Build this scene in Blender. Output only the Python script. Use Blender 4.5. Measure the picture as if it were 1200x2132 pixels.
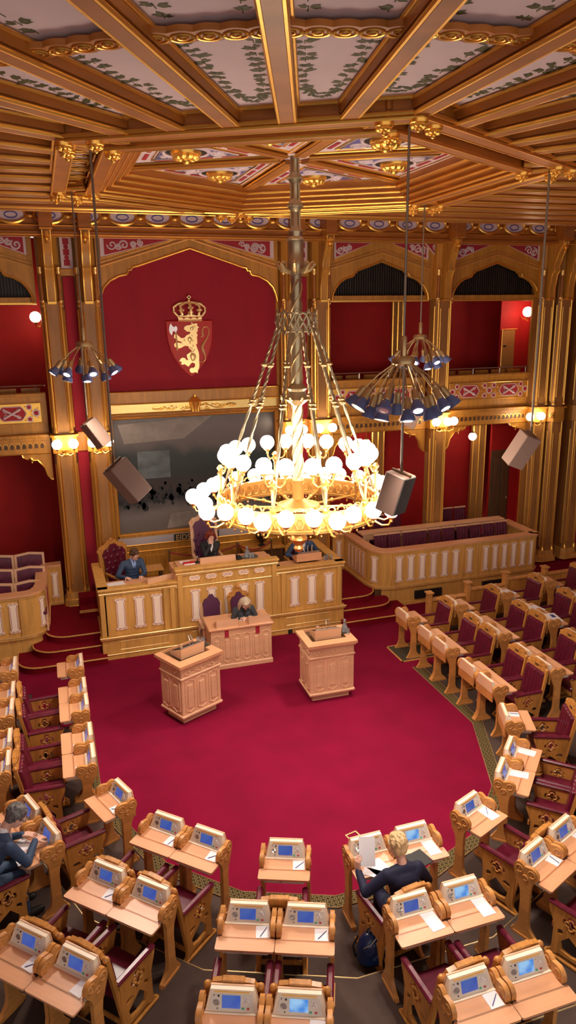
import bpy, math, random
from mathutils import Vector as V, Matrix as M, Euler
from mathutils.geometry import tessellate_polygon
random.seed(7)
for o in list(bpy.data.objects): bpy.data.objects.remove(o)
sc = bpy.context.scene
COL = sc.collection
PI = math.pi
R_ = math.radians
# ------------------------------------------------------------------ camera, world, exposure
cam = bpy.data.cameras.new('camera'); cam.sensor_fit = 'VERTICAL'; cam.sensor_height = 36; cam.sensor_width = 36*1200/2132
cam.lens = 36*1537/2132; cam.clip_start = .1; cam.clip_end = 100
co = bpy.data.objects.new('camera', cam); COL.objects.link(co)
rx = V((0.9500882, -0.31169527, -0.01335968)); dn = V((-0.09228667, -0.23988044, -0.96640599)); fw = V((0.29801945, 0.91940385, -0.25667289))
co.matrix_world = M(((rx.x, -dn.x, -fw.x, 0), (rx.y, -dn.y, -fw.y, 0), (rx.z, -dn.z, -fw.z, 6.8), (0, 0, 0, 1)))
sc.camera = co
w = bpy.data.worlds.new('world'); sc.world = w; w.use_nodes = True
w.node_tree.nodes['Background'].inputs[0].default_value = (1.0, .90, .82, 1)
w.node_tree.nodes['Background'].inputs[1].default_value = 0.68
sc.view_settings.view_transform = 'Standard'; sc.view_settings.look = 'None'
sc.view_settings.gamma = 1; sc.view_settings.use_curve_mapping = False
sc.view_settings.exposure = 0.58
GLOBE_E = 19.0      # chandelier globes
SCONCE_E = 20.0
SPOT_W = 150.0      # each lit head of the flood clusters
# ------------------------------------------------------------------ materials
MT = {}
def mat(name, col, rough=.5, metal=0., emit=0., kind=None, scale=6., amt=.25, stretch=(1, 1, .12), bump=0., spec=.5, alpha=None, trans=0., col2=None):
    m = bpy.data.materials.new(name); m.use_nodes = True
    nt = m.node_tree; b = nt.nodes['Principled BSDF']
    b.inputs['Base Color'].default_value = (*col, 1); b.inputs['Roughness'].default_value = rough
    b.inputs['Metallic'].default_value = metal; b.inputs['Specular IOR Level'].default_value = spec
    if trans: b.inputs['Transmission Weight'].default_value = trans
    if emit:
        b.inputs['Emission Color'].default_value = (*col, 1); b.inputs['Emission Strength'].default_value = emit
    if kind:
        tc = nt.nodes.new('ShaderNodeTexCoord'); mp = nt.nodes.new('ShaderNodeMapping')
        nt.links.new(tc.outputs['Object'], mp.inputs['Vector']); mp.inputs['Scale'].default_value = stretch
        n = nt.nodes.new('ShaderNodeTexNoise'); n.inputs['Scale'].default_value = scale; n.inputs['Detail'].default_value = 5
        nt.links.new(mp.outputs[0], n.inputs['Vector'])
        if kind == 'wood': n.inputs['Distortion'].default_value = 1.2
        r = nt.nodes.new('ShaderNodeValToRGB')
        c2 = col2 or tuple(c*(1-amt) for c in col); c1 = tuple(min(1, c*(1+amt*.5)) for c in col)
        r.color_ramp.elements[0].color = (*c2, 1); r.color_ramp.elements[1].color = (*c1, 1)
        r.color_ramp.elements[0].position = .32; r.color_ramp.elements[1].position = .68
        nt.links.new(n.outputs['Fac'], r.inputs[0]); nt.links.new(r.outputs[0], b.inputs['Base Color'])
        if bump:
            bp = nt.nodes.new('ShaderNodeBump'); bp.inputs['Strength'].default_value = bump; bp.inputs['Distance'].default_value = .01
            nt.links.new(n.outputs['Fac'], bp.inputs['Height']); nt.links.new(bp.outputs[0], b.inputs['Normal'])
    MT[name] = m; return m
mat('desk_oak', (.62, .275, .075), .38, kind='wood', scale=9, amt=.22, stretch=(1, .15, 1))
mat('top_oak', (.74, .37, .19), .34, kind='wood', scale=8, amt=.10, stretch=(.15, 1, 1))
mat('wall_oak', (.58, .265, .038), .42, kind='wood', scale=7, amt=.24)
mat('podium_oak', (.68, .37, .095), .42, kind='wood', scale=6, amt=.2)
mat('beam_oak', (.42, .140, .022), .42, kind='wood', scale=6, amt=.25, stretch=(.2, .2, 1))
mat('pier_oak', (.38, .175, .045), .45, kind='wood', scale=6, amt=.2)
mat('chair_oak', (.58, .25, .055), .35, kind='wood', scale=10, amt=.3)
mat('dark_oak', (.12, .055, .022), .5, kind='wood', scale=6)
mat('light_oak', (.78, .46, .27), .4, kind='wood', scale=6, amt=.1, stretch=(.15, 1, 1))
mat('gold', (1.0, .58, .12), .32, .82)
mat('bead_gold', (1.0, .66, .22), .34, .75)
mat('pale_gold', (1.0, .74, .34), .34, .5)
mat('brass', (.55, .40, .20), .38, .85)
mat('antique_brass', (.46, .38, .24), .35, .8)
mat('chandelier_gold', (.72, .42, .13), .38, .85)
mat('red_wall', (.42, .004, .004), .75, kind='n', scale=3, amt=.12, stretch=(1, 1, 1))
mat('crimson_wall', (.36, .008, .026), .8, kind='n', scale=2, amt=.1, stretch=(1, 1, .3))
mat('strip_red', (.42, .012, .035), .8, kind='n', scale=2, amt=.08, stretch=(1, 1, .3))
mat('carpet_red', (.195, .0022, .027), .95, kind='n', scale=1.6, amt=.14, stretch=(1, 1, 1), spec=.15)
mat('step_red', (.19, .002, .012), .95, kind='n', scale=3, amt=.12, stretch=(1, 1, 1), spec=.15)
mat('carpet_brown', (.078, .052, .044), .95, kind='n', scale=2.5, amt=.2, stretch=(1, 1, 1), spec=.15)
mat('mat_dark', (.05, .04, .02), .9, kind='n', scale=30, amt=.4, stretch=(1, 1, 1))
mat('leather', (.125, .008, .026), .30, kind='n', scale=14, amt=.3, stretch=(1, 1, 1), bump=.15)
mat('purple_leather', (.13, .016, .045), .38, kind='n', scale=14, amt=.3, stretch=(1, 1, 1))
mat('violet', (.10, .02, .07), .5)
mat('cream', (.90, .77, .60), .38)
mat('plate_grey', (.74, .70, .62), .35)
mat('pole_metal', (.24, .19, .15), .4, .6)
mat('pink_panel', (.99, .83, .68), .5)
mat('rim_gold', (.95, .62, .30), .35, .55)
mat('line_red', (.30, .03, .05), .5)
mat('plaster', (.70, .56, .60), .8, kind='n', scale=2, amt=.05, stretch=(1, 1, 1))
mat('leaf', (.085, .085, .02), .7, kind='n', scale=30, amt=.5, stretch=(1, 1, 1))
mat('ornament_red', (.40, .018, .03), .7)
mat('ornament_white', (.72, .58, .62), .6)
mat('ornament_blue', (.12, .10, .36), .6)
mat('black', (.012, .011, .010), .6)
mat('near_black', (.03, .02, .015), .5, kind='wood', scale=8, amt=.5)
mat('paper', (.86, .84, .88), .6)
mat('ink_blue', (.02, .04, .25), .4)
mat('speaker_grey', (.27, .17, .13), .55)
mat('speaker_front', (.07, .065, .06), .6)
mat('steel', (.6, .58, .55), .3, .9)
mat('green_button', (.05, .45, .28), .4)
mat('red_button', (.55, .05, .05), .4)
mat('flood_blue', (.10, .13, .30), .4)
mat('navy', (.004, .006, .035), .75, kind='n', scale=20, amt=.2, stretch=(1, 1, 1))
mat('suit_blue', (.035, .068, .14), .7, kind='n', scale=30, amt=.2, stretch=(1, 1, 1))
mat('suit_black', (.012, .012, .014), .7)
mat('cardigan', (.05, .06, .075), .8)
mat('skin', (.72, .40, .30), .5)
mat('hair_blonde', (.72, .50, .25), .5, kind='n', scale=40, amt=.35, stretch=(1, 1, .2), bump=.4)
mat('hair_pale', (.62, .50, .36), .5, kind='n', scale=40, amt=.3, stretch=(1, 1, .2), bump=.4)
mat('hair_red', (.20, .028, .012), .45, kind='n', scale=40, amt=.35, stretch=(1, 1, .2), bump=.4)
mat('hair_grey', (.16, .15, .15), .5, kind='n', scale=40, amt=.5, stretch=(1, 1, .2), bump=.4)
mat('hair_brown', (.09, .04, .018), .5, kind='n', scale=40, amt=.35, stretch=(1, 1, .2), bump=.4)
mat('shirt_blue', (.25, .38, .68), .7)
mat('tie_blue', (.03, .06, .22), .5)
mat('white_cloth', (.8, .8, .82), .7)
mat('bag_blue', (.006, .02, .085), .25)
mat('bronze', (.06, .045, .03), .35, .7)
mat('glass', (.75, .80, .85), .06, trans=.85)
mat('rope_red', (.25, .01, .02), .7)
mat('book_red', (.55, .02, .015), .5)
mat('band_yellow', (.92, .70, .26), .35, .35)
mat('shield_red', (.55, .012, .010), .5)
mat('silver', (.80, .76, .80), .3, .5)
mat('vent_black', (.008, .006, .005), .7)
mat('marble_dark', (.05, .05, .04), .3)
def emis(name, col, s):
    m = bpy.data.materials.new(name); m.use_nodes = True; nt = m.node_tree; nt.nodes.clear()
    e = nt.nodes.new('ShaderNodeEmission'); o = nt.nodes.new('ShaderNodeOutputMaterial')
    e.inputs[0].default_value = (*col, 1); e.inputs[1].default_value = s
    nt.links.new(e.outputs[0], o.inputs[0]); MT[name] = m
emis('globe', (1.0, .85, .68), GLOBE_E); emis('sconce_globe', (1.0, .78, .56), SCONCE_E); emis('flood_on', (1.0, .93, .86), 22.0)
def screen_mat(name, a, b, s=1.0):
    m = bpy.data.materials.new(name); m.use_nodes = True; nt = m.node_tree; p = nt.nodes['Principled BSDF']
    tc = nt.nodes.new('ShaderNodeTexCoord'); n = nt.nodes.new('ShaderNodeTexNoise'); n.inputs['Scale'].default_value = 9
    r = nt.nodes.new('ShaderNodeValToRGB'); r.color_ramp.elements[0].color = (*a, 1); r.color_ramp.elements[1].color = (*b, 1)
    r.color_ramp.elements[0].position = .4; r.color_ramp.elements[1].position = .62
    nt.links.new(tc.outputs['Object'], n.inputs['Vector']); nt.links.new(n.outputs['Fac'], r.inputs[0])
    nt.links.new(r.outputs[0], p.inputs['Emission Color']); p.inputs['Emission Strength'].default_value = s
    p.inputs['Base Color'].default_value = (.02, .03, .06, 1); p.inputs['Roughness'].default_value = .2
    MT[name] = m
screen_mat('screen_blue', (.035, .085, .42), (.06, .12, .42), .55)
screen_mat('screen_light', (.05, .22, .62), (.28, .50, .75), .7)
# border strip of the carpet: olive ground with small gold rings
m = mat('border', (.10, .075, .022), .9, spec=.2); nt = m.node_tree
tc = nt.nodes.new('ShaderNodeTexCoord'); vo = nt.nodes.new('ShaderNodeTexVoronoi'); vo.inputs['Scale'].default_value = 17; vo.inputs['Randomness'].default_value = 0
cr = nt.nodes.new('ShaderNodeValToRGB'); cr.color_ramp.interpolation = 'CONSTANT'
cr.color_ramp.elements[0].color = (.05, .035, .015, 1); cr.color_ramp.elements[1].position = .30; cr.color_ramp.elements[1].color = (.26, .19, .07, 1)
e = cr.color_ramp.elements.new(.42); e.color = (.045, .03, .012, 1)
nt.links.new(tc.outputs['Object'], vo.inputs['Vector']); nt.links.new(vo.outputs['Distance'], cr.inputs[0]); nt.links.new(cr.outputs[0], nt.nodes['Principled BSDF'].inputs['Base Color'])
# a murky generic canvas, brushed fields of colour only
def canvas_mat():
    m = bpy.data.materials.new('canvas'); m.use_nodes = True; nt = m.node_tree; p = nt.nodes['Principled BSDF']; p.inputs['Roughness'].default_value = .35
    tc = nt.nodes.new('ShaderNodeTexCoord'); sp = nt.nodes.new('ShaderNodeSeparateXYZ'); nt.links.new(tc.outputs['Object'], sp.inputs[0])
    n = nt.nodes.new('ShaderNodeTexNoise'); n.inputs['Scale'].default_value = 1.6; n.inputs['Detail'].default_value = 8; nt.links.new(tc.outputs['Object'], n.inputs['Vector'])
    a = nt.nodes.new('ShaderNodeMath'); a.operation = 'MULTIPLY_ADD'; a.inputs[1].default_value = .22; nt.links.new(n.outputs['Fac'], a.inputs[0])
    s = nt.nodes.new('ShaderNodeMath'); s.operation = 'MULTIPLY_ADD'; s.inputs[1].default_value = .36; s.inputs[2].default_value = -.78; nt.links.new(sp.outputs['Z'], s.inputs[0])
    nt.links.new(s.outputs[0], a.inputs[2])
    r = nt.nodes.new('ShaderNodeValToRGB'); r.color_ramp.elements[0].position = 0; r.color_ramp.elements[0].color = (.16, .14, .13, 1)
    r.color_ramp.elements[1].position = 1; r.color_ramp.elements[1].color = (.10, .095, .10, 1)
    for q, c in ((.14, (.20, .18, .17)), (.26, (.03, .028, .035)), (.38, (.045, .03, .025)), (.52, (.018, .030, .030)), (.66, (.02, .035, .035)), (.76, (.12, .10, .10)), (.9, (.15, .12, .12))):
        e = r.color_ramp.elements.new(q); e.color = (*c, 1)
    nt.links.new(a.outputs[0], r.inputs[0]); nt.links.new(r.outputs[0], p.inputs['Base Color']); MT['canvas'] = m
canvas_mat()
mat('canvas_light', (.13, .17, .19), .5, kind='n', scale=3, amt=.4, stretch=(1, 1, 2)); mat('canvas_pale', (.30, .27, .25), .5, kind='n', scale=3, amt=.3, stretch=(1, 1, 1)); mat('canvas_shadow', (.012, .014, .018), .5); mat('canvas_rust', (.17, .04, .03), .5)
# ------------------------------------------------------------------ mesh helpers
class MB:
    def __init__(s): s.v = []; s.f = []; s.t = M.Identity(4)
    def add(s, vs, fs):
        n = len(s.v); s.v += [s.t @ V(p) for p in vs]; s.f += [tuple(i+n for i in f) for f in fs]; return s
    def box(s, x0, x1, y0, y1, z0, z1, c=0., T=None):
        if T is not None: old = s.t; s.t = s.t @ T
        if c <= 0:
            s.add([(x, y, z) for x in (x0, x1) for y in (y0, y1) for z in (z0, z1)], [(0, 1, 3, 2), (4, 6, 7, 5), (0, 4, 5, 1), (2, 3, 7, 6), (0, 2, 6, 4), (1, 5, 7, 3)])
        else:
            X, Y, Z = (x0, x1), (y0, y1), (z0, z1); vs = []; idx = {}
            for i in (0, 1):
                for j in (0, 1):
                    for k in (0, 1):
                        p = (X[i], Y[j], Z[k]); sg = (1-2*i, 1-2*j, 1-2*k)
                        for a in range(3):
                            q = [p[b]+(0 if b == a else sg[b]*c) for b in range(3)]; idx[(i, j, k, a)] = len(vs); vs.append(q)
            fs = []
            for a in range(3):
                b, d = [(1, 2), (2, 0), (0, 1)][a]
                for e in (0, 1):
                    q = []
                    for (u, v) in ((0, 0), (1, 0), (1, 1), (0, 1)):
                        ijk = [0, 0, 0]; ijk[a] = e; ijk[b] = u; ijk[d] = v; q.append(idx[(*ijk, a)])
                    fs.append(tuple(q if e else q[::-1]))
                for u in (0, 1):
                    for v in (0, 1):
                        A = [0, 0, 0]; B = [0, 0, 0]; A[b] = B[b] = u; A[d] = B[d] = v; B[a] = 1
                        q = [idx[(*A, b)], idx[(*A, d)], idx[(*B, d)], idx[(*B, b)]]
                        fs.append(tuple(q if u != v else q[::-1]))
            for i in (0, 1):
                for j in (0, 1):
                    for k in (0, 1):
                        q = [idx[(i, j, k, a)] for a in range(3)]; fs.append(tuple(q if (i+j+k) % 2 else q[::-1]))
            s.add(vs, fs)
        if T is not None: s.t = old
        return s
    def tube(s, pts, r, n=8, closed=False, flat=1.):
        pts = [V(p) for p in pts]; N = len(pts); rs = r if isinstance(r, (list, tuple)) else [r]*N
        vs = []; prev = None
        for i, p in enumerate(pts):
            a = pts[(i-1) % N] if (closed or i > 0) else p; b = pts[(i+1) % N] if (closed or i < N-1) else p
            t = (b-a).normalized() if (b-a).length > 1e-9 else V((0, 0, 1))
            if prev is None:
                u = t.cross(V((0, 0, 1))) if abs(t.z) < .9 else t.cross(V((1, 0, 0)))
            else: u = prev - t*prev.dot(t)
            u.normalize(); prev = u; w_ = t.cross(u)
            for k in range(n):
                an = 2*PI*k/n; vs.append(p+(u*math.cos(an)+w_*math.sin(an)*flat)*rs[i])
        fs = []
        for i in range(N if closed else N-1):
            j = (i+1) % N
            for k in range(n):
                l = (k+1) % n; fs.append((i*n+k, i*n+l, j*n+l, j*n+k))
        if not closed: fs += [tuple(range(n))[::-1], tuple((N-1)*n+k for k in range(n))]
        return s.add(vs, fs)
    def cyl(s, p0, p1, r, r1=None, n=12): return s.tube([p0, p1], [r, r if r1 is None else r1], n)
    def lathe(s, prof, n=20, c=(0, 0, 0), T=None):
        if T is not None: old = s.t; s.t = s.t @ T
        vs = []; fs = []
        for (r, z) in prof:
            for k in range(n):
                a = 2*PI*k/n; vs.append((c[0]+r*math.cos(a), c[1]+r*math.sin(a), c[2]+z))
        for i in range(len(prof)-1):
            for k in range(n):
                l = (k+1) % n; fs.append((i*n+k, i*n+l, (i+1)*n+l, (i+1)*n+k))
        fs += [tuple(range(n))[::-1], tuple((len(prof)-1)*n+k for k in range(n))]
        s.add(vs, fs)
        if T is not None: s.t = old
        return s
    def ball(s, c, r, nu=14, nv=9, sc3=(1, 1, 1)):
        vs = []; fs = []
        for j in range(1, nv):
            t = PI*j/nv
            for i in range(nu):
                a = 2*PI*i/nu; vs.append((c[0]+r*sc3[0]*math.sin(t)*math.cos(a), c[1]+r*sc3[1]*math.sin(t)*math.sin(a), c[2]+r*sc3[2]*math.cos(t)))
        for j in range(nv-2):
            for i in range(nu):
                k = (i+1) % nu; fs.append((j*nu+i, (j+1)*nu+i, (j+1)*nu+k, j*nu+k))
        vs += [(c[0], c[1], c[2]+r*sc3[2]), (c[0], c[1], c[2]-r*sc3[2])]; t = len(vs)-2
        for i in range(nu):
            k = (i+1) % nu; fs += [(t, i, k), (t+1, (nv-2)*nu+k, (nv-2)*nu+i)]
        return s.add(vs, fs)
    def prism(s, loops, d0, d1, fr):
        """loops of 2-D points (first outer, others holes); fr maps (u,v,d) to xyz"""
        if not isinstance(loops[0][0], (tuple, list)): loops = [loops]
        ls = []
        for i, l in enumerate(loops):
            a = sum(l[k][0]*l[(k+1) % len(l)][1]-l[(k+1) % len(l)][0]*l[k][1] for k in range(len(l)))
            ls.append(l if (a > 0) == (i == 0) else l[::-1])
        tri = tessellate_polygon([[V((p[0], p[1], 0)) for p in l] for l in ls])
        fl = [p for l in ls for p in l]; n = len(fl)
        vs = [fr(p[0], p[1], d0) for p in fl]+[fr(p[0], p[1], d1) for p in fl]; fs = []
        for t in tri:
            a = fl[t[0]]; b = fl[t[1]]; c = fl[t[2]]
            if (b[0]-a[0])*(c[1]-a[1])-(b[1]-a[1])*(c[0]-a[0]) < 0: t = t[::-1]
            fs.append(tuple(t)[::-1]); fs.append(tuple(i+n for i in t))
        o = 0
        for l in ls:
            for k in range(len(l)):
                a = o+k; b = o+(k+1) % len(l); fs.append((a, b, b+n, a+n))
            o += len(l)
        return s.add(vs, fs)
    def build(s, name, mt, parent=None, smooth=True, angle=38, mw=None):
        me = bpy.data.meshes.new(name); me.from_pydata([tuple(p) for p in s.v], [], s.f); me.validate(); me.update()
        me.materials.append(MT[mt] if isinstance(mt, str) else mt)
        if smooth:
            me.polygons.foreach_set('use_smooth', [True]*len(me.polygons)); me.set_sharp_from_angle(angle=R_(angle))
        o = bpy.data.objects.new(name, me); COL.objects.link(o)
        if parent is not None: o.parent = parent
        if mw is not None: o.matrix_local = mw
        return o
def fXY(z0): return lambda u, v, d: (u, v, z0+d)
def fXZ(y0): return lambda u, v, d: (u, y0-d, v)          # d grows towards the camera (-y)
def fYZ(x0): return lambda u, v, d: (x0+d, u, v)
def tag(o, label=None, cat=None, group=None, kind=None):
    if label: o['label'] = label
    if cat: o['category'] = cat
    if group: o['group'] = group
    if kind: o['kind'] = kind
    return o
def thing(name, label, cat, loc=(0, 0, 0), rz=0., group=None):
    o = bpy.data.objects.new(name, None); COL.objects.link(o); o.location = loc; o.rotation_euler = (0, 0, rz)
    return tag(o, label, cat, group)
def struct(o): o['kind'] = 'structure'; return o
def root(name):
    o = bpy.data.objects.new(name, None); COL.objects.link(o); return struct(o)
CH = {}
def kids(o):
    return [c for c in bpy.data.objects if c.parent == o]
def tree(o): return (o, [tree(c) for c in kids(o)])
def dup_tree(t, parent=None):
    c = t[0].copy(); COL.objects.link(c); c.parent = parent
    for k in t[1]: dup_tree(k, c)
    return c
def dup(t, loc, rz, label=None, group=None):
    c = dup_tree(t); c.location = loc; c.rotation_euler = (0, 0, rz)
    if label: c['label'] = label
    if group: c['group'] = group
    return c
def arc(cx, cy, r, a0, a1, n): return [(cx+r*math.cos(R_(a0+(a1-a0)*i/n)), cy+r*math.sin(R_(a0+(a1-a0)*i/n))) for i in range(n+1)]
def mir(pts): return pts+[(-x, y) for (x, y) in pts[::-1] if abs(x) > 1e-6]
def spiral(cx, cz, r, a0, turns, sgn=1, n=22, k=.12):
    return [(cx+r*(k+(1-k)*(1-i/n))*math.cos(a0+sgn*turns*2*PI*i/n), cz+r*(k+(1-k)*(1-i/n))*math.sin(a0+sgn*turns*2*PI*i/n)) for i in range(n+1)]
def inside(p, poly):
    c = False; j = len(poly)-1
    for i in range(len(poly)):
        if (poly[i][1] > p[1]) != (poly[j][1] > p[1]) and p[0] < (poly[j][0]-poly[i][0])*(p[1]-poly[i][1])/(poly[j][1]-poly[i][1])+poly[i][0]: c = not c
        j = i
    return c
def scroll_fill(mb, poly, fr, r=.14, tr=.012, seed=1, keep=None, n=60):
    """painted scrollwork: flat spirals packed in a polygon"""
    rnd = random.Random(seed); cs = []
    xs = [p[0] for p in poly]; zs = [p[1] for p in poly]
    for rr in (r, r*.7, r*.45):
        for _ in range(n):
            c = (rnd.uniform(min(xs), max(xs)), rnd.uniform(min(zs), max(zs)))
            if all(inside((c[0]+rr*math.cos(a*PI/4), c[1]+rr*math.sin(a*PI/4)), poly) for a in range(8)) and all(math.dist(c, q[0]) > (rr+q[1])*.70 for q in cs) and (keep is None or math.dist(c, keep[:2]) > rr+keep[2]):
                cs.append((c, rr))
    for (c, rr) in cs:
        for a in (0, PI):
            pts = spiral(c[0], c[1], rr, rnd.uniform(0, 6.28) if a == 0 else a, 1.3, rnd.choice((-1, 1)))
            mb.tube([fr(p[0], p[1], .004) for p in pts], tr, 4)
# ================================================================== SETTING
CX, CY = 3.35, 9.78          # focus of the seating
HX, HY = 3.30, 9.70          # centre of the ceiling and chandelier
AX = 3.30                    # axis of the end wall
def ring_pts(da, ds, ytop, angs=(0, 22.5, 45, 67.5, 90, 112.5, 135, 157.5, 180)):
    ln = []
    for a in angs:
        n = (-math.cos(R_(a)), -math.sin(R_(a))); d = ds if a in (0, 180) else da
        ln.append((n, d))
    pts = [(CX-ds, ytop)]
    for (n1, d1), (n2, d2) in zip(ln, ln[1:]):
        det = n1[0]*n2[1]-n1[1]*n2[0]; pts.append((CX+(d1*n2[1]-d2*n1[1])/det, CY+(n1[0]*d2-n2[0]*d1)/det))
    pts.append((CX+ds, ytop)); return pts
fl = struct(MB().box(-9.5, 16, -4, 17.4, -.3, 0).build('floor', 'carpet_brown'))
TA = (4.10, 5.17, 6.24); TS = (4.20, 5.28, 6.36)
for k in range(3):
    r = ring_pts(TA[k], TS[k], 13.3)
    outer = r+[(15.9, 13.3), (15.9, -4), (-9.4, -4), (-9.4, 13.3)]
    t = MB().prism(outer, 0, .12, fXY(.12*k)).build('floor_tier', 'carpet_brown', fl)
    n = MB()
    for a, b in zip(r, r[1:]): n.cyl((a[0], a[1], .12*k+.118), (b[0], b[1], .12*k+.118), .009, n=6)
    n.build('step_nosing', 'brass', fl)
r = ring_pts(2.86, 3.10, 12.0)
red = r+[(7.3, 12.0), (7.3, 13.42), (15.8, 13.42), (15.8, 17.2), (-9.3, 17.2), (-9.3, 13.42), (-.75, 13.42), (-.75, 12.0)]
MB().prism(red, 0, .008, fXY(0)).build('carpet', 'carpet_red', fl)
ro = ring_pts(3.04, 3.30, 12.0)
b = MB()
for i in range(len(r)-1): b.add([(r[i][0], r[i][1], .009), (r[i+1][0], r[i+1][1], .009), (ro[i+1][0], ro[i+1][1], .009), (ro[i][0], ro[i][1], .009)], [(0, 1, 2, 3)])
b.build('carpet_border', 'border', fl)
n = MB()
for q in (r, ro):
    for a, c in zip(q, q[1:]): n.cyl((a[0], a[1], .010), (c[0], c[1], .010), .007, n=5)
n.build('carpet_edging', 'brass', fl)
# landing beside and behind the podium, steps
STEP = []
for sgn in (1, -1):
    X = lambda x: x if sgn == 1 else 2*AX-x
    st = MB(); nz = MB()
    for k, (yf, xl) in enumerate(((14.20, -1.02), (14.52, -.72), (14.85, -.45))):
        p = [(.72, yf), (xl+.45, yf)]+[(xl+.45-.45*math.sin(R_(a)), yf+.45-.45*math.cos(R_(a))) for a in range(15, 91, 15)]+[(xl, 15.3), (-.3, 16.9), (.72, 16.9)]
        p = [(X(x), y) for x, y in p]
        st.prism(p, 0, .15, fXY(.15*k))
        nz.tube([(x, y-.004, .15*k+.142) for x, y in p[:9]], .017, 6)
    o = struct(st.build('trim_1' if sgn == 1 else 'trim_2', 'step_red')); nz.build('step_nosing', 'podium_oak', o)
    s2 = MB().box(min(X(.3), X(.7)), max(X(.3), X(.7)), 15.75, 16.5, .45, .62).box(min(X(.3), X(.7)), max(X(.3), X(.7)), 16.1, 16.5, .62, .78).build('inner_step', 'step_red', o)
    MB().box(min(X(.28), X(.7)), max(X(.28), X(.7)), 15.73, 15.76, .57, .625).build('inner_nosing', 'podium_oak', o)
# ---------------- end wall
W = 17.0
wall = root('wall_back')
rw = MB().box(-9.5, 16, 18.8, 18.95, 0, 8.6).build('rear_panelling', 'red_wall', wall)
MB().box(.70, 5.90, 17.32, 17.5, 0, 8.5).build('centre_backing', 'wall_oak', wall)
MB().box(1.28, 5.32, 17.10, 17.30, 4.95, 8.3).build('crimson_field', 'crimson_wall', wall)
MB().box(-9.4, .66, 16.98, 18.8, 4.0, 4.32).box(5.94, 15.9, 16.98, 18.8, 4.0, 4.32).build('gallery_floor', 'dark_oak', wall)
MB().box(-9.4, .66, 17.0, 18.8, 0, .44).box(5.94, 12.0, 17.0, 18.8, 0, .44).build('lower_gallery_floor', 'dark_oak', wall)
for x in (.66, 5.84, 12.9): MB().box(x, x+.10, 17.0, 18.8, .0, 8.5).build('cross_partition', 'red_wall', wall)
# arches over the three visible bays (and the mirrored one)
A0 = [(2.0, 7.13), (1.96, 7.30), (1.90, 7.44), (1.76, 7.58), (1.56, 7.68), (1.40, 7.71), (1.37, 7.75), (1.36, 7.80), (1.30, 7.80), (1.27, 7.86), (1.17, 7.88), (0, 8.26)]
A1 = [(1.27, 7.13), (1.25, 7.28), (1.18, 7.42), (1.07, 7.55), (.92, 7.64), (.76, 7.68), (.72, 7.72), (.71, 7.77), (.66, 7.77), (.63, 7.82), (.55, 7.84), (0, 8.03)]
def arch(xc, half, pts, wall):
    p = mir([(-a, z) for a, z in pts]); p = [(xc+a, z) for a, z in p]
    full = p+[(xc+half, 7.13), (xc+half, 8.52), (xc-half, 8.52), (xc-half, 7.13)]
    MB().prism(full, 0, .14, fXZ(17.06)).build('arch_plate', 'wall_oak', wall)
    MB().tube([(a, 16.90, z) for a, z in p], .026, 8).build('arch_moulding', 'gold', wall)
    h = pts[-1][1]; e = pts[0][0]
    up = [(xc-half+.02, 7.86), (xc, h+.20), (xc+half-.02, 7.86)]
    g = MB()
    g.tube([(a, 16.905, z) for a, z in up], .024, 6)
    g.tube([(a, 16.91, z+.075) for a, z in up], .014, 6)
    g.build('gable_moulding', 'bead_gold', wall)
    # painted spandrels
    for s in (-1, 1):
        t = [(xc+s*(half-.10), 8.46), (xc+s*(half-.10), 8.04+(.0 if half > 1.5 else .02)), (xc+s*.28*half/2, 8.46)]
        sp = MB().prism(t, 0, .02, fXZ(16.92)).build('spandrel', 'ornament_white', wall)
        c = (sum(q[0] for q in t)/3, sum(q[1] for q in t)/3); ti = [(c[0]+(q[0]-c[0])*.84, c[1]+(q[1]-c[1])*.78) for q in t]
        MB().prism(ti, 0, .006, fXZ(16.90)).build('spandrel_field', 'ornament_red', sp)
        mb = MB(); scroll_fill(mb, ti, lambda u, v, d: (u, 16.893-d, v), r=.15, tr=.015, seed=int(xc*10)+s, n=300)
        if mb.v: mb.build('scrollwork', 'ornament_white', sp)
        g = MB(); g.tube([(q[0], 16.895, q[1]) for q in t], .013, 6, closed=True); g.build('spandrel_bead', 'bead_gold', sp)
arch(3.30, 2.02, A0, wall)
BAYS = ((7.92, 1.33), (11.12, 1.30), (-1.32, 1.33), (-4.5, 1.33))
for xc, h in BAYS: arch(xc, h, A1, wall)
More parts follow.
